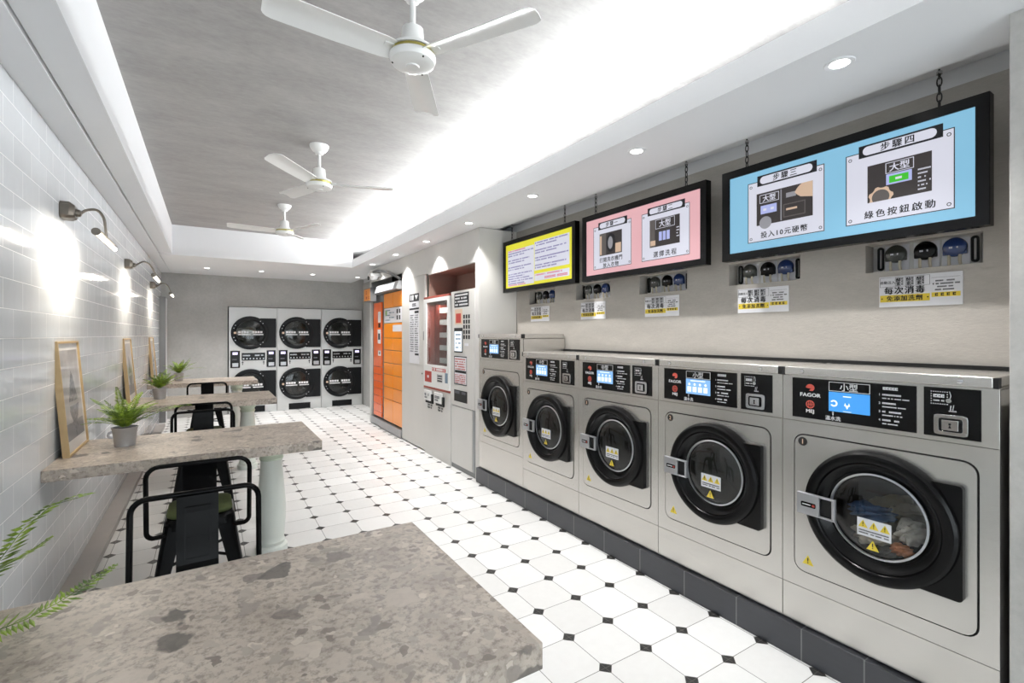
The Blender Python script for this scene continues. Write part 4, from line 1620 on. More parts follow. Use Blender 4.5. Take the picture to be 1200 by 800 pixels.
m.build('guide_dark_squares', M['ink'], gp_, smooth=0)
m = MB()
for i in range(5):
    m.blocks(kx(7.22) + (i % 2) * 0.18, kx(6.98) + (i % 2) * 0.18, 1.800 - i * 0.036, 0.016, 0.004, i)
m.build('guide_print', M['inkblue'], gp_, smooth=0)
MB().rect(kx(6.86), kx(6.47), 1.485, 1.580, 0.0).build('door_notice', M['paper'], lk, smooth=0)
# lit header sign
m = MB()
m.loft([[(kx(7.50), -0.09, 2.07), (kx(6.45), -0.09, 2.07), (kx(6.45), 0.3, 2.07), (kx(7.50), 0.3, 2.07)],
        [(kx(7.50), -0.05, 2.19), (kx(6.45), -0.05, 2.19), (kx(6.45), 0.3, 2.19), (kx(7.50), 0.3, 2.19)]])
hd = m.build('header_box', M['grey_metal'], lk, bevel=0.003)
m = MB()
m.loft([[(kx(7.44), -0.0905, 2.080), (kx(6.60), -0.0905, 2.080), (kx(6.60), -0.086, 2.080), (kx(7.44), -0.086, 2.080)],
        [(kx(7.44), -0.0580, 2.178), (kx(6.60), -0.0580, 2.178), (kx(6.60), -0.052, 2.178), (kx(7.44), -0.052, 2.178)]])
m.build('lit_face', M['signlight'], hd)
# projecting orange sign
sg = thing('projecting_sign', 'small orange projecting sign at the far top corner of the orange lockers', 'sign', (CX, 7.86, 1.97), RIGHT)
MB().box(-0.12, 0.24, -0.10, -0.001, 0.0, 0.215).build('sign_case', M['grey_metal'], sg, bevel=0.004)
m = MB()
m.rect(-0.105, 0.225, 0.014, 0.20, -0.10, 0.002)
sf = m.build('sign_face', M['orange'], sg)
m = MB()
m.text('取', 0.03, 0.14, 0.07, -0.102, 0.001)
m.blocks(0.0, 0.2, 0.06, 0.04, -0.102, 2)
m.build('sign_marks', M['inkred'], sf, smooth=0)
# security camera under the fascia
sc_ = thing('security_camera', 'white dome security camera above the orange lockers', 'camera', (CX, 7.50, 2.285), RIGHT)
m = MB()
m.box(-0.09, 0.09, -0.15, -0.001, 0.058, 0.100)
m.lathe([(0.0001, -0.0), (0.045, 0.005), (0.07, 0.03), (0.08, 0.06), (0.0001, 0.06)], 24, (0, -0.085, 0.0), 'z')
m.build('camera_housing', M['white_enamel'], sc_, bevel=0.004)
m = MB()
m.lathe([(0.030, -0.02), (0.030, -0.006), (0.0001, 0.0)], 20, (0.0, -0.150, 0.03), 'y')
m.build('camera_lens', M['black'], sc_)
# dark conduit curving down behind the camera
m = MB()
pts = []
for i in range(15):
    t_ = i / 14
    pts.append((CX - 0.02 - 0.015 * math.sin(PI * t_), 7.72 - 1.25 * t_, 2.445 - 0.03 * t_ - 0.20 * t_ * t_))
m.tube(pts, 0.019, 8)
tag(m.build('conduit', M['grey_metal'], None), 'dark grey conduit curving down above the orange lockers', 'pipe')
struct(MB().box(2.60, 2.69, 6.44, 7.92, 2.05, 2.48).build('trim_8', M['dark'], smooth=0))  # dark sheet standing in for the unlit void above the lockers


# ------------------------------------------------------------------ dryers on the back wall
def make_dryer(label, loc):
    t = thing('stacked_dryer', label, 'tumble dryer', loc, 0.0, 'stacked dryers on the back wall')
    W, H = DR_W - 0.008, DR_H
    m = MB()
    N = 96
    for z0, z1, cz in ((0.0, 0.985, 0.505), (0.985, H, 1.473)):
        m.ring_plate(*ring_pair([(0.004, z0), (W + 0.004, z0), (W + 0.004, z1), (0.004, z1)], circle(0.340, cz, 0.27, 97), (0.340, cz), N), 0.0, 0.02)
    m.box(0.004, 0.012, 0.02, 0.66, 0, H)
    m.box(W - 0.004, W + 0.004, 0.02, 0.66, 0, H)
    m.box(0.012, W - 0.004, 0.02, 0.66, H - 0.01, H)
    m.box(0.012, W - 0.004, 0.65, 0.66, 0, H - 0.01)
    m.build('casing', M['dryer'], t, smooth=30)
    for cz in (0.505, 1.473):
        m = MB()
        m.lathe([(0.268, 0.02), (0.26, 0.05), (0.26, 0.50), (0.10, 0.52), (0.0001, 0.52)], 40, (0.340, 0, cz), 'y', cap=False)
        for k_ in range(3):
            a = R(80 + 120 * k_)
            m.tube([(0.34 + 0.245 * math.cos(a), 0.06, cz + 0.245 * math.sin(a)), (0.34 + 0.245 * math.cos(a), 0.48, cz + 0.245 * math.sin(a))], 0.025, 8)
        m.build('drum', M['drum_dark'], t)
        m = MB()
        m.plate(rrect(0.50, 0.772, cz - 0.275, cz + 0.27, 0.012), -0.018, 0.0)
        m.build('hinge_plate', M['dark_slate'], t, bevel=0.002)
        m = MB()
        m.lathe([(0.300, -0.001), (0.306, -0.006), (0.306, -0.028), (0.295, -0.036), (0.255, -0.038), (0.246, -0.030), (0.225, -0.022), (0.222, -0.010), (0.222, 0.0)], 64, (0.340, 0, cz), 'y', close=True)
        d_ = m.build('door', M['dark_slate'], t, smooth=30)
        m = MB()
        m.lathe([(0.224, -0.012), (0.20, -0.016), (0.12, -0.022), (0.0005, -0.024)], 40, (0.340, 0, cz), 'y', cap=False)
        g_ = m.build('door_glass', M['glass_dark'], d_)
        m = MB()
        for xx, n_c in ((0.150, 4), (0.372, 4)):
            for q in range(n_c):
                m.box(xx + q * 0.044, xx + q * 0.044 + 0.036, -0.0245, -0.024, cz - 0.005, cz + 0.032)
        for xx, ww in ((0.148, 0.20), (0.385, 0.17)):
            m.box(xx, xx + ww, -0.0245, -0.024, cz - 0.040, cz - 0.022)
        m.build('door_notice', M['inkwhite'], g_, smooth=0)
        m = MB()
        m.disc(0.098, cz, 0.020, -0.038, 0.003)
        m.build('pull_badge', M['s_tan'], d_)
        m = MB()
        for a in (150, 162, 198, 210, 40, 52, -40, -52):
            m.disc(0.34 + 0.272 * math.cos(R(a)), cz + 0.272 * math.sin(R(a)), 0.008, -0.038, 0.003, 10)
        m.build('door_bolts', M['satin'], d_)
    # coin units and middle controls
    for x0 in (0.026, 0.612):
        u = MB().box(x0, x0 + 0.152, -0.010, 0.0, 0.838, 1.148).build('coin_unit', M['panel'], t, bevel=0.003)
        MB().rect(x0 + 0.035, x0 + 0.115, 1.075, 1.120, -0.010).build('unit_display', M['lcd_v'], u, smooth=0)
        m = MB()
        m.box(x0 + 0.030, x0 + 0.125, -0.020, -0.010, 0.858, 0.925)
        m.build('cash_box', M['satin'], u, bevel=0.003)
        MB().rect(x0 + 0.03, x0 + 0.10, 0.980, 1.000, -0.010).build('unit_label', M['inkgrey'], u, smooth=0)
    c_ = MB().box(0.205, 0.588, -0.008, 0.0, 0.968, 1.106).build('control_strip', M['panel'], t, bevel=0.003)
    m = MB()
    for q in range(7):
        m.disc(0.235 + q * 0.054, 1.000, 0.012, -0.008, 0.004, 12)
    m.blocks(0.225, 0.36, 1.058, 0.022, -0.008, 5)
    m.blocks(0.42, 0.56, 1.058, 0.022, -0.008, 6)
    m.build('control_buttons', M['satin'], c_, smooth=0)
    m = MB()
    for xx in (0.220, 0.565):
        m.box(xx - 0.006, xx + 0.006, -0.006, 0.0, 0.885, 0.955)
        m.box(xx - 0.014, xx + 0.014, -0.006, 0.0, 0.925, 0.940)
    m.build('arrow_marks', M['ink'], t, smooth=0)
    MB().box(0.200, 0.585, -0.006, 0.0, 0.012, 0.128).build('vent_panel', M['dark_slate'], t, bevel=0.003)
    return t


M['drum_dark'] = simple('dim_drum_steel', (92, 92, 90), 0.45, 0.5, 0.08, 5)
M['dryer'] = simple('pale_steel_dryer', (202, 204, 204), 0.42, 0.45, 0.05, 5)
M['dark_slate'] = simple('slate_black_plastic', (14, 16, 19), 0.35, var=0.12, spec=0.25)
D1 = make_dryer('stacked tumble dryers nearest the left wall, partly behind the far tables', (DR_X0, DR_Y, 0))
dup(D1, 'middle one of the three stacked tumble dryers on the back wall', (DR_X0 + DR_W, DR_Y, 0))
dup(D1, 'stacked tumble dryers nearest the orange lockers on the back wall', (DR_X0 + 2 * DR_W, DR_Y, 0))


def dryer_load(label, x, z, seed):
    o = garment('white_laundry', label, M['linen_cloth'], x, DR_Y + 0.16, z, 0.15, 0.10, 0.07, seed)
    o['group'] = 'laundry in the dryers'


dryer_load('pale laundry tumbling in the upper left dryer', DR_X0 + 0.30, 1.50, 11)
dryer_load('pale laundry in the lower left dryer behind the far tables', DR_X0 + 0.33, 0.56, 12)


# ------------------------------------------------------------------ downlights
def make_downlight(label, loc):
    t = thing('downlight', label, 'ceiling light', loc, 0.0, 'recessed downlights')
    m = MB()
    m.lathe([(0.034, -0.001), (0.036, -0.004), (0.050, -0.005), (0.053, -0.001), (0.053, 0.0)], 24, (0, 0, 0), 'z')
    m.build('trim_ring', M['white'], t)
    m = MB()
    m.lathe([(0.0001, -0.0045), (0.030, -0.0045), (0.034, -0.003)], 20, (0, 0, 0), 'z')
    m.build('lens', M['lens'], t)
    l = bpy.data.lights.new('downlight_lamp', 'SPOT')
    l.energy = SPOT_POWER
    l.spot_size = R(100)
    l.spot_blend = 0.7
    l.shadow_soft_size = 0.03
    l.color = (1.0, 0.985, 0.965)
    o = bpy.data.objects.new('downlight_lamp', l)
    o.location = (0, 0, -0.012)
    col.objects.link(o)
    o.parent = t
    return t


over = ['over the floor beside the first washing machine', 'over the floor beside the second washing machine', 'over the floor beside the fourth washing machine',
        'right above the corner of the cabinet wall', 'above the vending machine', 'above the white price poster', 'above the orange lockers']
dl = make_downlight('small recessed downlight in the right soffit ' + over[0], (2.085, 0.913, SOFFIT_Z))
for i in range(1, 7):
    dup(dl, 'small recessed downlight in the right soffit ' + over[i], (2.09, 0.913 + 1.06 * i, SOFFIT_Z))
for i, x in enumerate((-0.03, 0.74, 1.54, 2.32)):
    dup(dl, 'small recessed downlight in the rear soffit, ' + ('nearest the left wall', 'above the left dryer stack', 'above the middle dryer stack', 'nearest the orange lockers')[i], (x, 9.05, SOFFIT_Z))


# ------------------------------------------------------------------ ceiling fans
def blade(ang):
    m = MB()
    secs = []
    for r_, w, tw, dz in ((0.085, 0.095, 13, 0.0), (0.12, 0.108, 13, 0.0), (0.30, 0.120, 12, 0.004), (0.525, 0.130, 10, 0.012), (0.545, 0.122, 10, 0.013), (0.556, 0.106, 10, 0.014), (0.561, 0.085, 10, 0.014)):
        ring = []
        for s in (-0.5, -0.2, 0.2, 0.5):
            ring.append((r_, s * w, dz + s * w * math.tan(R(tw)) - 0.012 * (2 * s) ** 2 + 0.002))
        for s in (0.5, 0.2, -0.2, -0.5):
            ring.append((r_, s * w, dz + s * w * math.tan(R(tw)) - 0.012 * (2 * s) ** 2 - 0.002))
        secs.append(ring)
    m.loft(secs)
    m.xform(Matrix.Rotation(R(ang), 4, 'Z') @ Matrix.Translation((0, 0, -0.285)))
    return m


def make_fan(label, loc, a0):
    t = thing('ceiling_fan', label, 'ceiling fan', loc, 0.0, 'white three-blade ceiling fans')
    m = MB()
    m.lathe([(0.070, 0.0), (0.070, -0.012), (0.062, -0.030), (0.050, -0.045), (0.034, -0.055), (0.028, -0.070), (0.016, -0.074), (0.0001, -0.074)][::-1], 32, (0, 0, 0), 'z')
    m.build('canopy', M['white_enamel'], t)
    MB().tube([(0, 0, -0.07), (0, 0, -0.19)], 0.0125, 16).build('downrod', M['white_enamel'], t)
    m = MB()
    m.lathe([(0.0001, -0.175), (0.030, -0.176), (0.044, -0.186), (0.048, -0.240), (0.060, -0.262), (0.092, -0.272), (0.095, -0.284), (0.0001, -0.284)][::-1], 36, (0, 0, 0), 'z')
    m.build('motor_housing', M['white_enamel'], t)
    m = MB()
    m.lathe([(0.0001, -0.300), (0.089, -0.300), (0.090, -0.286), (0.0001, -0.284)], 36, (0, 0, 0), 'z')
    m.build('brass_band', M['brass'], t)
    m = MB()
    m.lathe([(0.0001, -0.346), (0.026, -0.346), (0.028, -0.340), (0.070, -0.338), (0.090, -0.328), (0.096, -0.312), (0.096, -0.301), (0.0001, -0.300)], 36, (0, 0, 0), 'z')
    bc = m.build('bottom_cap', M['white_enamel'], t)
    m = MB()
    for k_ in range(3):
        a = R(40 + 120 * k_)
        m.lathe([(0.0001, -0.336), (0.004, -0.335), (0.004, -0.328)], 8, (0.082 * math.cos(a), 0.082 * math.sin(a), 0), 'z')
    m.build('cap_screw', M['blackm'], bc)
    for k_ in range(3):
        a = a0 + 120 * k_
        b_ = blade(a).build('blade', M['white_enamel'], t, smooth=50)
        m = MB()
        m.box(0.06, 0.125, -0.022, 0.022, -0.290, -0.283)
        m.xform(Matrix.Rotation(R(a), 4, 'Z'))
        m.build('blade_bracket', M['white_enamel'], b_, bevel=0.001)
    return t


make_fan('white ceiling fan nearest the camera, largest of the three', (0.72, 1.925, CEIL_Z), 62)
make_fan('middle one of the three white ceiling fans', (0.72, 3.943, CEIL_Z), -12)
make_fan('farthest white ceiling fan, close to the rear soffit', (0.72, 5.968, CEIL_Z), 57)


# ------------------------------------------------------------------ wall picture lamps
def make_lamp(label, loc, pts):
    """local: x along the wall, y into the wall (room side is -y), z up"""
    t = thing('wall_lamp', label, 'wall lamp', loc, LEFT, 'gooseneck wall lamps')
    m = MB()
    o_ = rrect(-0.060, 0.060, -0.046, 0.046, 0.016, 1)
    sc = [(p[0], 0.0, p[1]) for p in o_]
    m.loft([sc[::-1], [(p[0], -0.040, p[1]) for p in o_][::-1], [(p[0] * 0.72, -0.062, p[1] * 0.72 - 0.004) for p in o_][::-1]])
    m.build('wall_box', M['gun'], t, bevel=0.003)
    m = MB()
    m.lathe([(0.012, -0.085), (0.020, -0.078), (0.022, -0.062), (0.016, -0.055)], 16, (0, 0, -0.006), 'y')
    m.build('swivel', M['gun'], t)
    m = MB()
    P = [Vector((0, p[0], p[1])) for p in pts]
    path = []
    for i in range(len(P) - 1):
        p0, p1, p2, p3 = P[max(i - 1, 0)], P[i], P[i + 1], P[min(i + 2, len(P) - 1)]
        for s in range(6):
            u = s / 6
            path.append(0.5 * ((2 * p1) + (p2 - p0) * u + (2 * p0 - 5 * p1 + 4 * p2 - p3) * u * u + (3 * p1 - p0 - 3 * p2 + p3) * u ** 3))
    path.append(P[-1])
    m.tube(path, 0.0075, 8)
    m.build('gooseneck_arm', M['gun'], t)
    e = P[-1]
    m = MB()
    n = 10
    # half-round hood open towards the wall and floor
    rings = []
    for xx in (-0.30, 0.30):
        rr = []
        for k_ in range(n + 1):
            a = R(20 + 180 * k_ / n)
            rr.append((xx, e.y - 0.020 * math.cos(a) * -1 * -1, e.z - 0.014 + 0.020 * math.sin(a)))
        for k_ in range(n, -1, -1):
            a = R(20 + 180 * k_ / n)
            rr.append((xx, e.y - 0.0175 * math.cos(a), e.z - 0.014 + 0.0175 * math.sin(a)))
        rings.append(rr)
    m.loft(rings)
    m.lathe([(0.0001, 0), (0.020, 0), (0.020, 0.006), (0.0001, 0.006)], 14)
    st = len(m.v) - 14 * 4
    m.xform(Matrix.Translation((-0.306, e.y, e.z - 0.014)) @ Matrix.Rotation(R(90), 4, 'Y'), st)
    hd_ = m.build('lamp_hood', M['gun'], t, smooth=50)
    m = MB()
    m.tube([(-0.295, e.y, e.z - 0.018), (0.295, e.y, e.z - 0.018)], 0.011, 12)
    m.build('lamp_tube', M['tube'], hd_)
    area_light('lamp_glow', (0, e.y + 0.012, e.z - 0.034), (R(35), 0, 0), 0.56, 0.02, LAMP_POWER, (1.0, 0.90, 0.76), t)
    return t


A1 = [(-0.080, -0.006), (-0.105, 0.016), (-0.150, 0.022), (-0.178, -0.015), (-0.188, -0.075), (-0.192, -0.135)]
A2 = [(-0.080, -0.012), (-0.105, 0.012), (-0.145, 0.034), (-0.190, 0.010), (-0.225, -0.055), (-0.245, -0.110)]
TC = [1.235, 3.575, 5.94, 8.28]
make_lamp('gooseneck wall lamp above the nearest leaning picture', (XL, TC[1], 2.125), A1)
make_lamp('gooseneck wall lamp above the middle leaning picture', (XL, 5.95, 2.125), A2)
make_lamp('gooseneck wall lamp above the farthest leaning picture', (XL, 8.30, 2.125), A2)


# ------------------------------------------------------------------ tables
TZ, TT_, TD = 0.78, 0.058, 0.79


def make_table(label, yc, length=1.288):
    t = thing('wall_table', label, 'table', (0, yc, 0), 0.0, 'stone-topped tables along the left wall')
    MB().box(XL + 0.001, XL + length, -TD / 2, TD / 2, TZ - TT_, TZ).build('tabletop', M['stone'], t, bevel=0.003)
    m = MB()
    h = TZ - TT_
    m.lathe([(0.098, 0.0), (0.098, 0.045), (0.080, 0.055), (0.083, 0.075), (0.076, 0.085), (0.078, 0.11), (0.086, 0.22), (0.088, 0.30), (0.083, 0.38), (0.072, 0.50),
             (0.066, 0.58), (0.0655, 0.612), (0.0001, 0.612)], 40, (0.352, 0, 0), 'z')
    m.build('baluster_leg', M['baluster'], t, smooth=40)
    m = MB()
    m.lathe([(0.0001, 0.6121), (0.070, 0.6121), (0.074, 0.622), (0.069, 0.634), (0.067, 0.645), (0.078, 0.664), (0.082, 0.680), (0.082, h - 0.0005), (0.0001, h - 0.0005)], 40, (0.352, 0, 0), 'z')
    m.build('leg_capital', M['baluster_cap'], t, smooth=40)
    return t


make_table('stone-topped table in the foreground, closest to the camera', TC[0], 1.297)
make_table('stone-topped table with the zinc pot nearest the camera, second in the row', TC[1])
make_table('stone-topped table third from the camera, behind the second table', TC[2])
make_table('farthest stone-topped table, in front of the stacked dryers', TC[3])


# ------------------------------------------------------------------ chairs
def rot_chair(label, loc, rz, base=[None]):
    if base[0] is not None:
        return dup(base[0], label, loc, rz)
    t = thing('low_back_chair', label, 'chair', loc, rz, 'black metal low-back chairs')
    base[0] = t
    S = 0.160
    SZ = 0.475
    m = MB()
    o_ = rrect(-S, S, -S, S, 0.055, 6)
    rings = []
    for k_, z in ((0.93, SZ - 0.004), (1.0, SZ - 0.012), (1.02, SZ - 0.05), (1.0, SZ - 0.05), (0.97, SZ - 0.014), (0.9, SZ - 0.008)):
        rings.append([(p[0] * k_, p[1] * k_, z) for p in o_])
    n = len(o_)
    top = [(p[0] * 0.80, p[1] * 0.80, SZ - 0.008) for p in o_]
    m.loft([[(p[0] * 0.80, p[1] * 0.80, SZ - 0.008) for p in o_], [(p[0] * 0.84, p[1] * 0.84, SZ - 0.002) for p in o_]][::-1] + [], cap=False)
    m.add(top, [tuple(range(n))])
    m.loft([[(p[0] * 0.84, p[1] * 0.84, SZ - 0.002) for p in o_], [(p[0] * 0.93, p[1] * 0.93, SZ - 0.002) for p in o_], [(p[0], p[1], SZ - 0.014) for p in o_], [(p[0] * 1.03, p[1] * 1.03, SZ - 0.055) for p in o_]][::-1], cap=False)
    m.add([(p[0], p[1], SZ - 0.03) for p in o_], [tuple(range(n))[::-1]])
    m.build('seat', M['chair'], t, smooth=40)
    for sx in (-1, 1):
        for sy in (-1, 1):
            m = MB()
            rings = []
            for f, z, w in ((0.0, SZ - 0.03, 0.075), (0.45, 0.24, 0.060), (1.0, 0.0, 0.036)):
                cx, cy = sx * (0.118 + 0.088 * f), sy * (0.118 + 0.088 * f)
                # folded sheet: L-shaped plan with rounded outer corner
                e = 0.016
                L = [(0.5, -0.62), (0.56, 0.25), (0.45, 0.45), (0.25, 0.56), (-0.62, 0.5), (-0.62, 0.5 - e / w), (0.5 - e / w, 0.5 - e / w), (0.5 - e / w, -0.62)]
                ring = [(cx + sx * p[0] * w, cy + sy * p[1] * w, z) for p in L]
                rings.append(ring if sx * sy < 0 else ring[::-1])
            m.loft(rings)
            lg = m.build('leg', M['chair'], t, smooth=30)
            m = MB()
            m.box(sx * 0.206 - 0.016, sx * 0.206 + 0.016, sy * 0.206 - 0.016, sy * 0.206 + 0.016, 0.0, 0.012)
            m.build('foot_pad', M['rubber'], lg)
    m = MB()
    for a in (-1, 1):
        m.tube([(-a * 0.155, -0.155, 0.235), (a * 0.155, 0.155, 0.235)], 0.008, 6)
    m.build('cross_brace', M['chair'], t)
    # hoop
    pts = []
    hw, zt, zb_ = 0.226, 0.778, 0.405
    corner = 0.055
    pts += [(-0.150, 0.150, zb_), (-0.185, 0.172, zb_ + 0.004)]
    for i in range(5):
        a = R(-70 + 70 * i / 4)
        pts.append((-hw + 0.035 - 0.035 * math.cos(a), 0.186 + 0.006 * i / 4, zb_ + 0.042 + 0.035 * math.sin(a)))
    for i in range(6):
        a = R(180 - 90 * i / 5)
        pts.append((-hw + corner + corner * math.cos(a) - 0.0, 0.222, zt - corner + corner * math.sin(a)))
    pts2 = [(-p[0], p[1], p[2]) for p in pts[::-1]]
    m = MB()
    m.tube(pts + pts2, 0.0115, 10)
    m.build('back_hoop', M['chair'], t, smooth=60)
    # splat with pressed panel
    m = MB()
    for (za, ya), (zb2, yb) in zip([(0.45, 0.160), (0.50, 0.182), (0.60, 0.204), (0.70, 0.215)], [(0.50, 0.182), (0.60, 0.204), (0.70, 0.215), (0.775, 0.221)]):
        m.add([(-0.074, ya - 0.002, za), (0.074, ya - 0.002, za), (0.074, yb - 0.002, zb2), (-0.074, yb - 0.002, zb2),
               (-0.074, ya + 0.002, za), (0.074, ya + 0.002, za), (0.074, yb + 0.002, zb2), (-0.074, yb + 0.002, zb2)],
              [(0, 1, 2, 3), (7, 6, 5, 4), (1, 5, 6, 2), (0, 3, 7, 4)])
    sp = m.build('splat', M['chair'], t, smooth=50)
    m = MB()
    c = (0.0, 0.615)
    oo, ii = rrect(-0.047, 0.047, 0.515, 0.725, 0.006, 2), rrect(-0.041, 0.041, 0.521, 0.719, 0.004, 2)
    m.ring_plate(oo, ii, -0.0065, 0.0065)
    m.v = [(x, y + 0.182 + (z - 0.50) * 0.22 - (z - 0.50) ** 2 * 0.35, z) for x, y, z in m.v]
    m.build('pressed_rim', M['chair'], sp, smooth=30)
    return t


def cushion(label, loc, rz):
    m = MB()
    o_ = rrect(-0.150, 0.150, -0.150, 0.150, 0.06, 6)
    rings = []
    for k_, z in ((0.94, 0.0), (1.0, 0.008), (1.0, 0.020), (0.94, 0.028), (0.6, 0.031), (0.05, 0.032)):
        rings.append([(p[0] * k_, p[1] * k_, z) for p in o_])
    m.loft(rings)
    o = m.build('seat_cushion', M['olive'], None, smooth=60)
    o.location = loc
    o.rotation_euler = (0, 0, rz)
    return tag(o, label, 'cushion', 'olive seat cushions')


# chairs whose backs stand back to back between the tables (origin = seat centre; hoop at local +y)
CXc = -0.04
rot_chair('black metal low-back chair pulled up to the foreground table', (CXc, 2.42 - 0.222, 0), 0.0)
rot_chair('black metal low-back chair with olive cushion, tucked up to the second table', (CXc + 0.0, 2.98 + 0.222, 0), PI)
cushion('olive seat cushion on the chair facing the second table', (CXc, 2.98 + 0.222, 0.4735), PI)
rot_chair('black metal low-back chair behind the second table, facing the camera', (CXc + 0.0, 4.96 - 0.222, 0), 0.0)
rot_chair('black metal low-back chair with olive cushion, tucked up to the third table', (CXc + 0.0, 5.47 + 0.222, 0), PI)
cushion('olive seat cushion on the chair facing the third table', (CXc, 5.47 + 0.222, 0.4735), PI)
rot_chair('black metal low-back chair facing the farthest table', (CXc + 0.02, 7.78 + 0.222, 0), PI)


# ------------------------------------------------------------------ pictures leaning on the wall
def make_picture(label, yc, seed, w=0.49, h=0.625):
    t = thing('picture_frame', label, 'picture', (XL + 0.060, yc, TZ + 0.0005), LEFT, 'framed prints leaning on the left wall')
    tilt = math.asin(0.050 / h)
    t.rotation_euler = (-tilt, 0, LEFT)
    d = 0.030
    m = MB()
    m.ring_plate(*ring_pair([(-w / 2, 0), (w / 2, 0), (w / 2, h), (-w / 2, h)], [(-w / 2 + 0.012, 0.012), (w / 2 - 0.012, 0.012), (w / 2 - 0.012, h - 0.012), (-w / 2 + 0.012, h - 0.012)], (0, h / 2), 8), 0.0, d)
    m.build('wooden_frame', M['wood'], t, smooth=20)
    MB().box(-w / 2 + 0.011, w / 2 - 0.011, 0.010, 0.018, 0.011, h - 0.011).build('mount', M['mat_board'], t)
    MB().box(-w / 2 + 0.045, w / 2 - 0.045, 0.0085, 0.010, 0.075, h - 0.05).build('print', print_mat(seed, 0), t)
    return t


make_picture('framed grey print leaning on the tiled wall at the second table, nearest of the three', TC[1] + 0.11, 1)
make_picture('framed landscape print leaning at the wall end of the third table', TC[2] + 0.10, 2)
make_picture('framed landscape print leaning at the wall end of the farthest table', TC[3] + 0.10, 3)


# ------------------------------------------------------------------ potted ferns
def frond(path, wmax, seed, n=22):
    rn = random.Random(seed)
    m = MB()
    P = [Vector(p) for p in path]
    # resample
    seg = [(P[i + 1] - P[i]).length for i in range(len(P) - 1)]
    tot = sum(seg)

    def at(u):
        d = u * tot
        for i, s_ in enumerate(seg):
            if d <= s_ or i == len(seg) - 1:
                return P[i].lerp(P[i + 1], min(1, d / s_)), (P[i + 1] - P[i]).normalized()
            d -= s_
    m.tube([at(i / 10)[0] for i in range(11)], [0.0016 - 0.0009 * i / 10 for i in range(11)], 5)
    for i in range(n):
        u = 0.10 + 0.90 * i / n
        p, t_ = at(u)
        side = t_.cross(Vector((0, 0, 1)))
        if side.length < 0.05:
            side = Vector((1, 0, 0))
        side.normalize()
        nrm = side.cross(t_).normalized()
        ln = wmax * (math.sin(PI * min(1, 0.18 + 0.80 * u)) ** 0.7) * rn.uniform(0.85, 1.1)
        wd = tot / n * 0.44
        for sg in (-1, 1):
            d_ = (side * sg + t_ * 0.35 + nrm * rn.uniform(-0.18, 0.12)).normalized()
            a = p
            b = p + d_ * ln * 0.45 + t_ * wd
            c = p + d_ * ln
            e = p + d_ * ln * 0.45 - t_ * wd
            mid = p + d_ * ln * 0.5 + nrm * wd * 0.35
            m.add([a, b, c, e, mid], [(0, 1, 4), (1, 2, 4), (2, 3, 4), (3, 0, 4)])
    return m


def arc(az, el, ln, droop, z0=0.112, n=9):
    pts = []
    p = Vector((0.012 * math.cos(az), 0.012 * math.sin(az), z0))
    e = el
    pts.append(tuple(p))
    for i in range(n):
        st = ln / n
        p = p + Vector((math.cos(az) * math.cos(e), math.sin(az) * math.cos(e), math.sin(e))) * st
        e -= droop / n
        pts.append(tuple(p))
    return pts


def make_pot(t):
    m = MB()
    m.lathe([(0.050, 0.0), (0.051, 0.006), (0.0505, 0.012), (0.062, 0.102), (0.066, 0.108), (0.066, 0.112), (0.060, 0.112), (0.058, 0.098), (0.0001, 0.096)], 36, (0, 0, 0), 'z')
    m.build('zinc_pot', M['zinc'], t, smooth=40)
    m = MB()
    m.tube([(-0.056, 0.0, 0.088), (-0.074, 0.0, 0.080), (-0.078, 0.0, 0.066), (-0.072, 0.0, 0.056), (-0.055, 0.0, 0.050)], 0.004, 6, flat=2.2)
    m.build('pot_handle', M['zinc'], t)
    m = MB()
    m.lathe([(0.0585, 0.0965), (0.03, 0.104), (0.0001, 0.106)], 24, (0, 0, 0), 'z')
    m.build('soil', M['soil'], t)


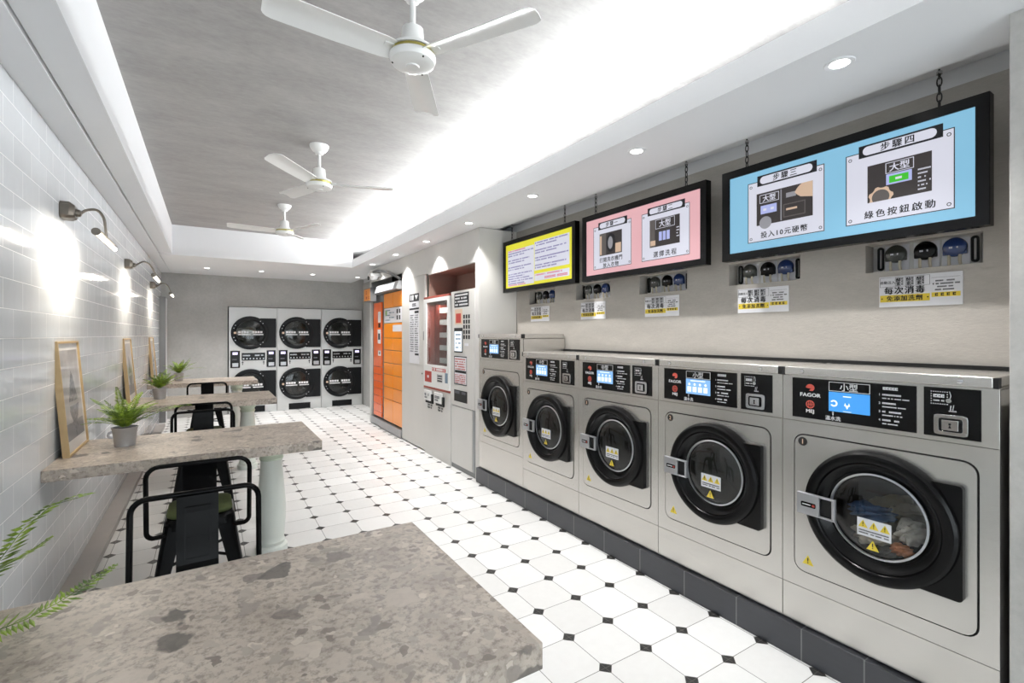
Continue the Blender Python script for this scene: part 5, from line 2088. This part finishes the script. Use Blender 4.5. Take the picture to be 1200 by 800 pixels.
def make_fern(label, loc, seed, n=18, sc=1.0, special=(), wsp=0.032):
    t = thing('potted_fern', label, 'plant', loc, 0.0, 'potted ferns on the tables')
    make_pot(t)
    rn = random.Random(seed)
    for i in range(n):
        az = 2 * PI * i / n * 2.6 + rn.uniform(-0.25, 0.25)
        el = R(rn.uniform(38, 82))
        ln = rn.uniform(0.15, 0.25) * sc
        # keep clear of the tiled wall
        if math.cos(az) < -0.3:
            ln *= 0.8
        frond(arc(az, el, ln, R(rn.uniform(25, 75))), 0.034, seed * 50 + i, 20).build('frond', M['leaf'], t, smooth=0)
    for j, pth in enumerate(special):
        frond(pth, wsp, seed * 99 + j, 30 if wsp < 0.04 else 62).build('frond', M['leaf'], t, smooth=0)
    return t


def long_arcs():
    return [arc(R(-12), R(40), 0.36, R(48)), arc(R(2), R(32), 0.34, R(30)), arc(R(150), R(55), 0.26, R(30)), arc(R(200), R(32), 0.20, R(45)), arc(R(250), R(80), 0.26, R(15))]


make_fern('fern in a zinc pot on the second table, beside the largest picture', (-0.425, 3.66, TZ), 3, 32, 1.0, long_arcs())
make_fern('fern in a zinc pot on the third table', (-0.43, 6.12, TZ), 5, 32, 0.98, [arc(R(235), R(35), 0.22, R(30)), arc(R(20), R(40), 0.3, R(40))])
make_fern('fern in a zinc pot on the farthest table', (-0.37, 8.40, TZ), 8, 32, 1.05, [arc(R(-5), R(30), 0.34, R(45)), arc(R(170), R(45), 0.22, R(30))])
# the foreground fern stands just left of the view; three of its fronds reach into it
FN = (-0.50, 1.22, TZ)


def ray_pt(u, v, dist):
    th = R(32.15)
    a, b = (u - 600) / 564.7, -(v - 392) / 564.7
    d = Vector((math.sin(th) + a * math.cos(th), math.cos(th) - a * math.sin(th), b))
    p = Vector((0, 0, 1.44)) + d * dist
    return (p.x - FN[0], p.y - FN[1], p.z - FN[2])


near = [
    [(0, 0, 0.11), (0.02, -0.02, 0.2)] + [ray_pt(*q) for q in ((-30, 690, 1.24), (10, 645, 1.22), (30, 615, 1.21), (60, 592, 1.20), (85, 582, 1.20), (112, 577, 1.20))],
    [(0, 0, 0.11), (0.03, -0.01, 0.16)] + [ray_pt(*q) for q in ((-30, 690, 1.24), (0, 665, 1.22), (25, 652, 1.21), (45, 640, 1.20), (62, 627, 1.20))],
    [(0, 0, 0.11), (0.03, -0.05, 0.15)] + [ray_pt(*q) for q in ((-40, 752, 0.97), (0, 737, 1.00), (40, 722, 1.03), (75, 702, 1.07), (105, 682, 1.12), (138, 660, 1.18))],
]
make_fern('foreground fern whose fronds reach in over the nearest tabletop', FN, 13, 14, 0.8, near, 0.056)
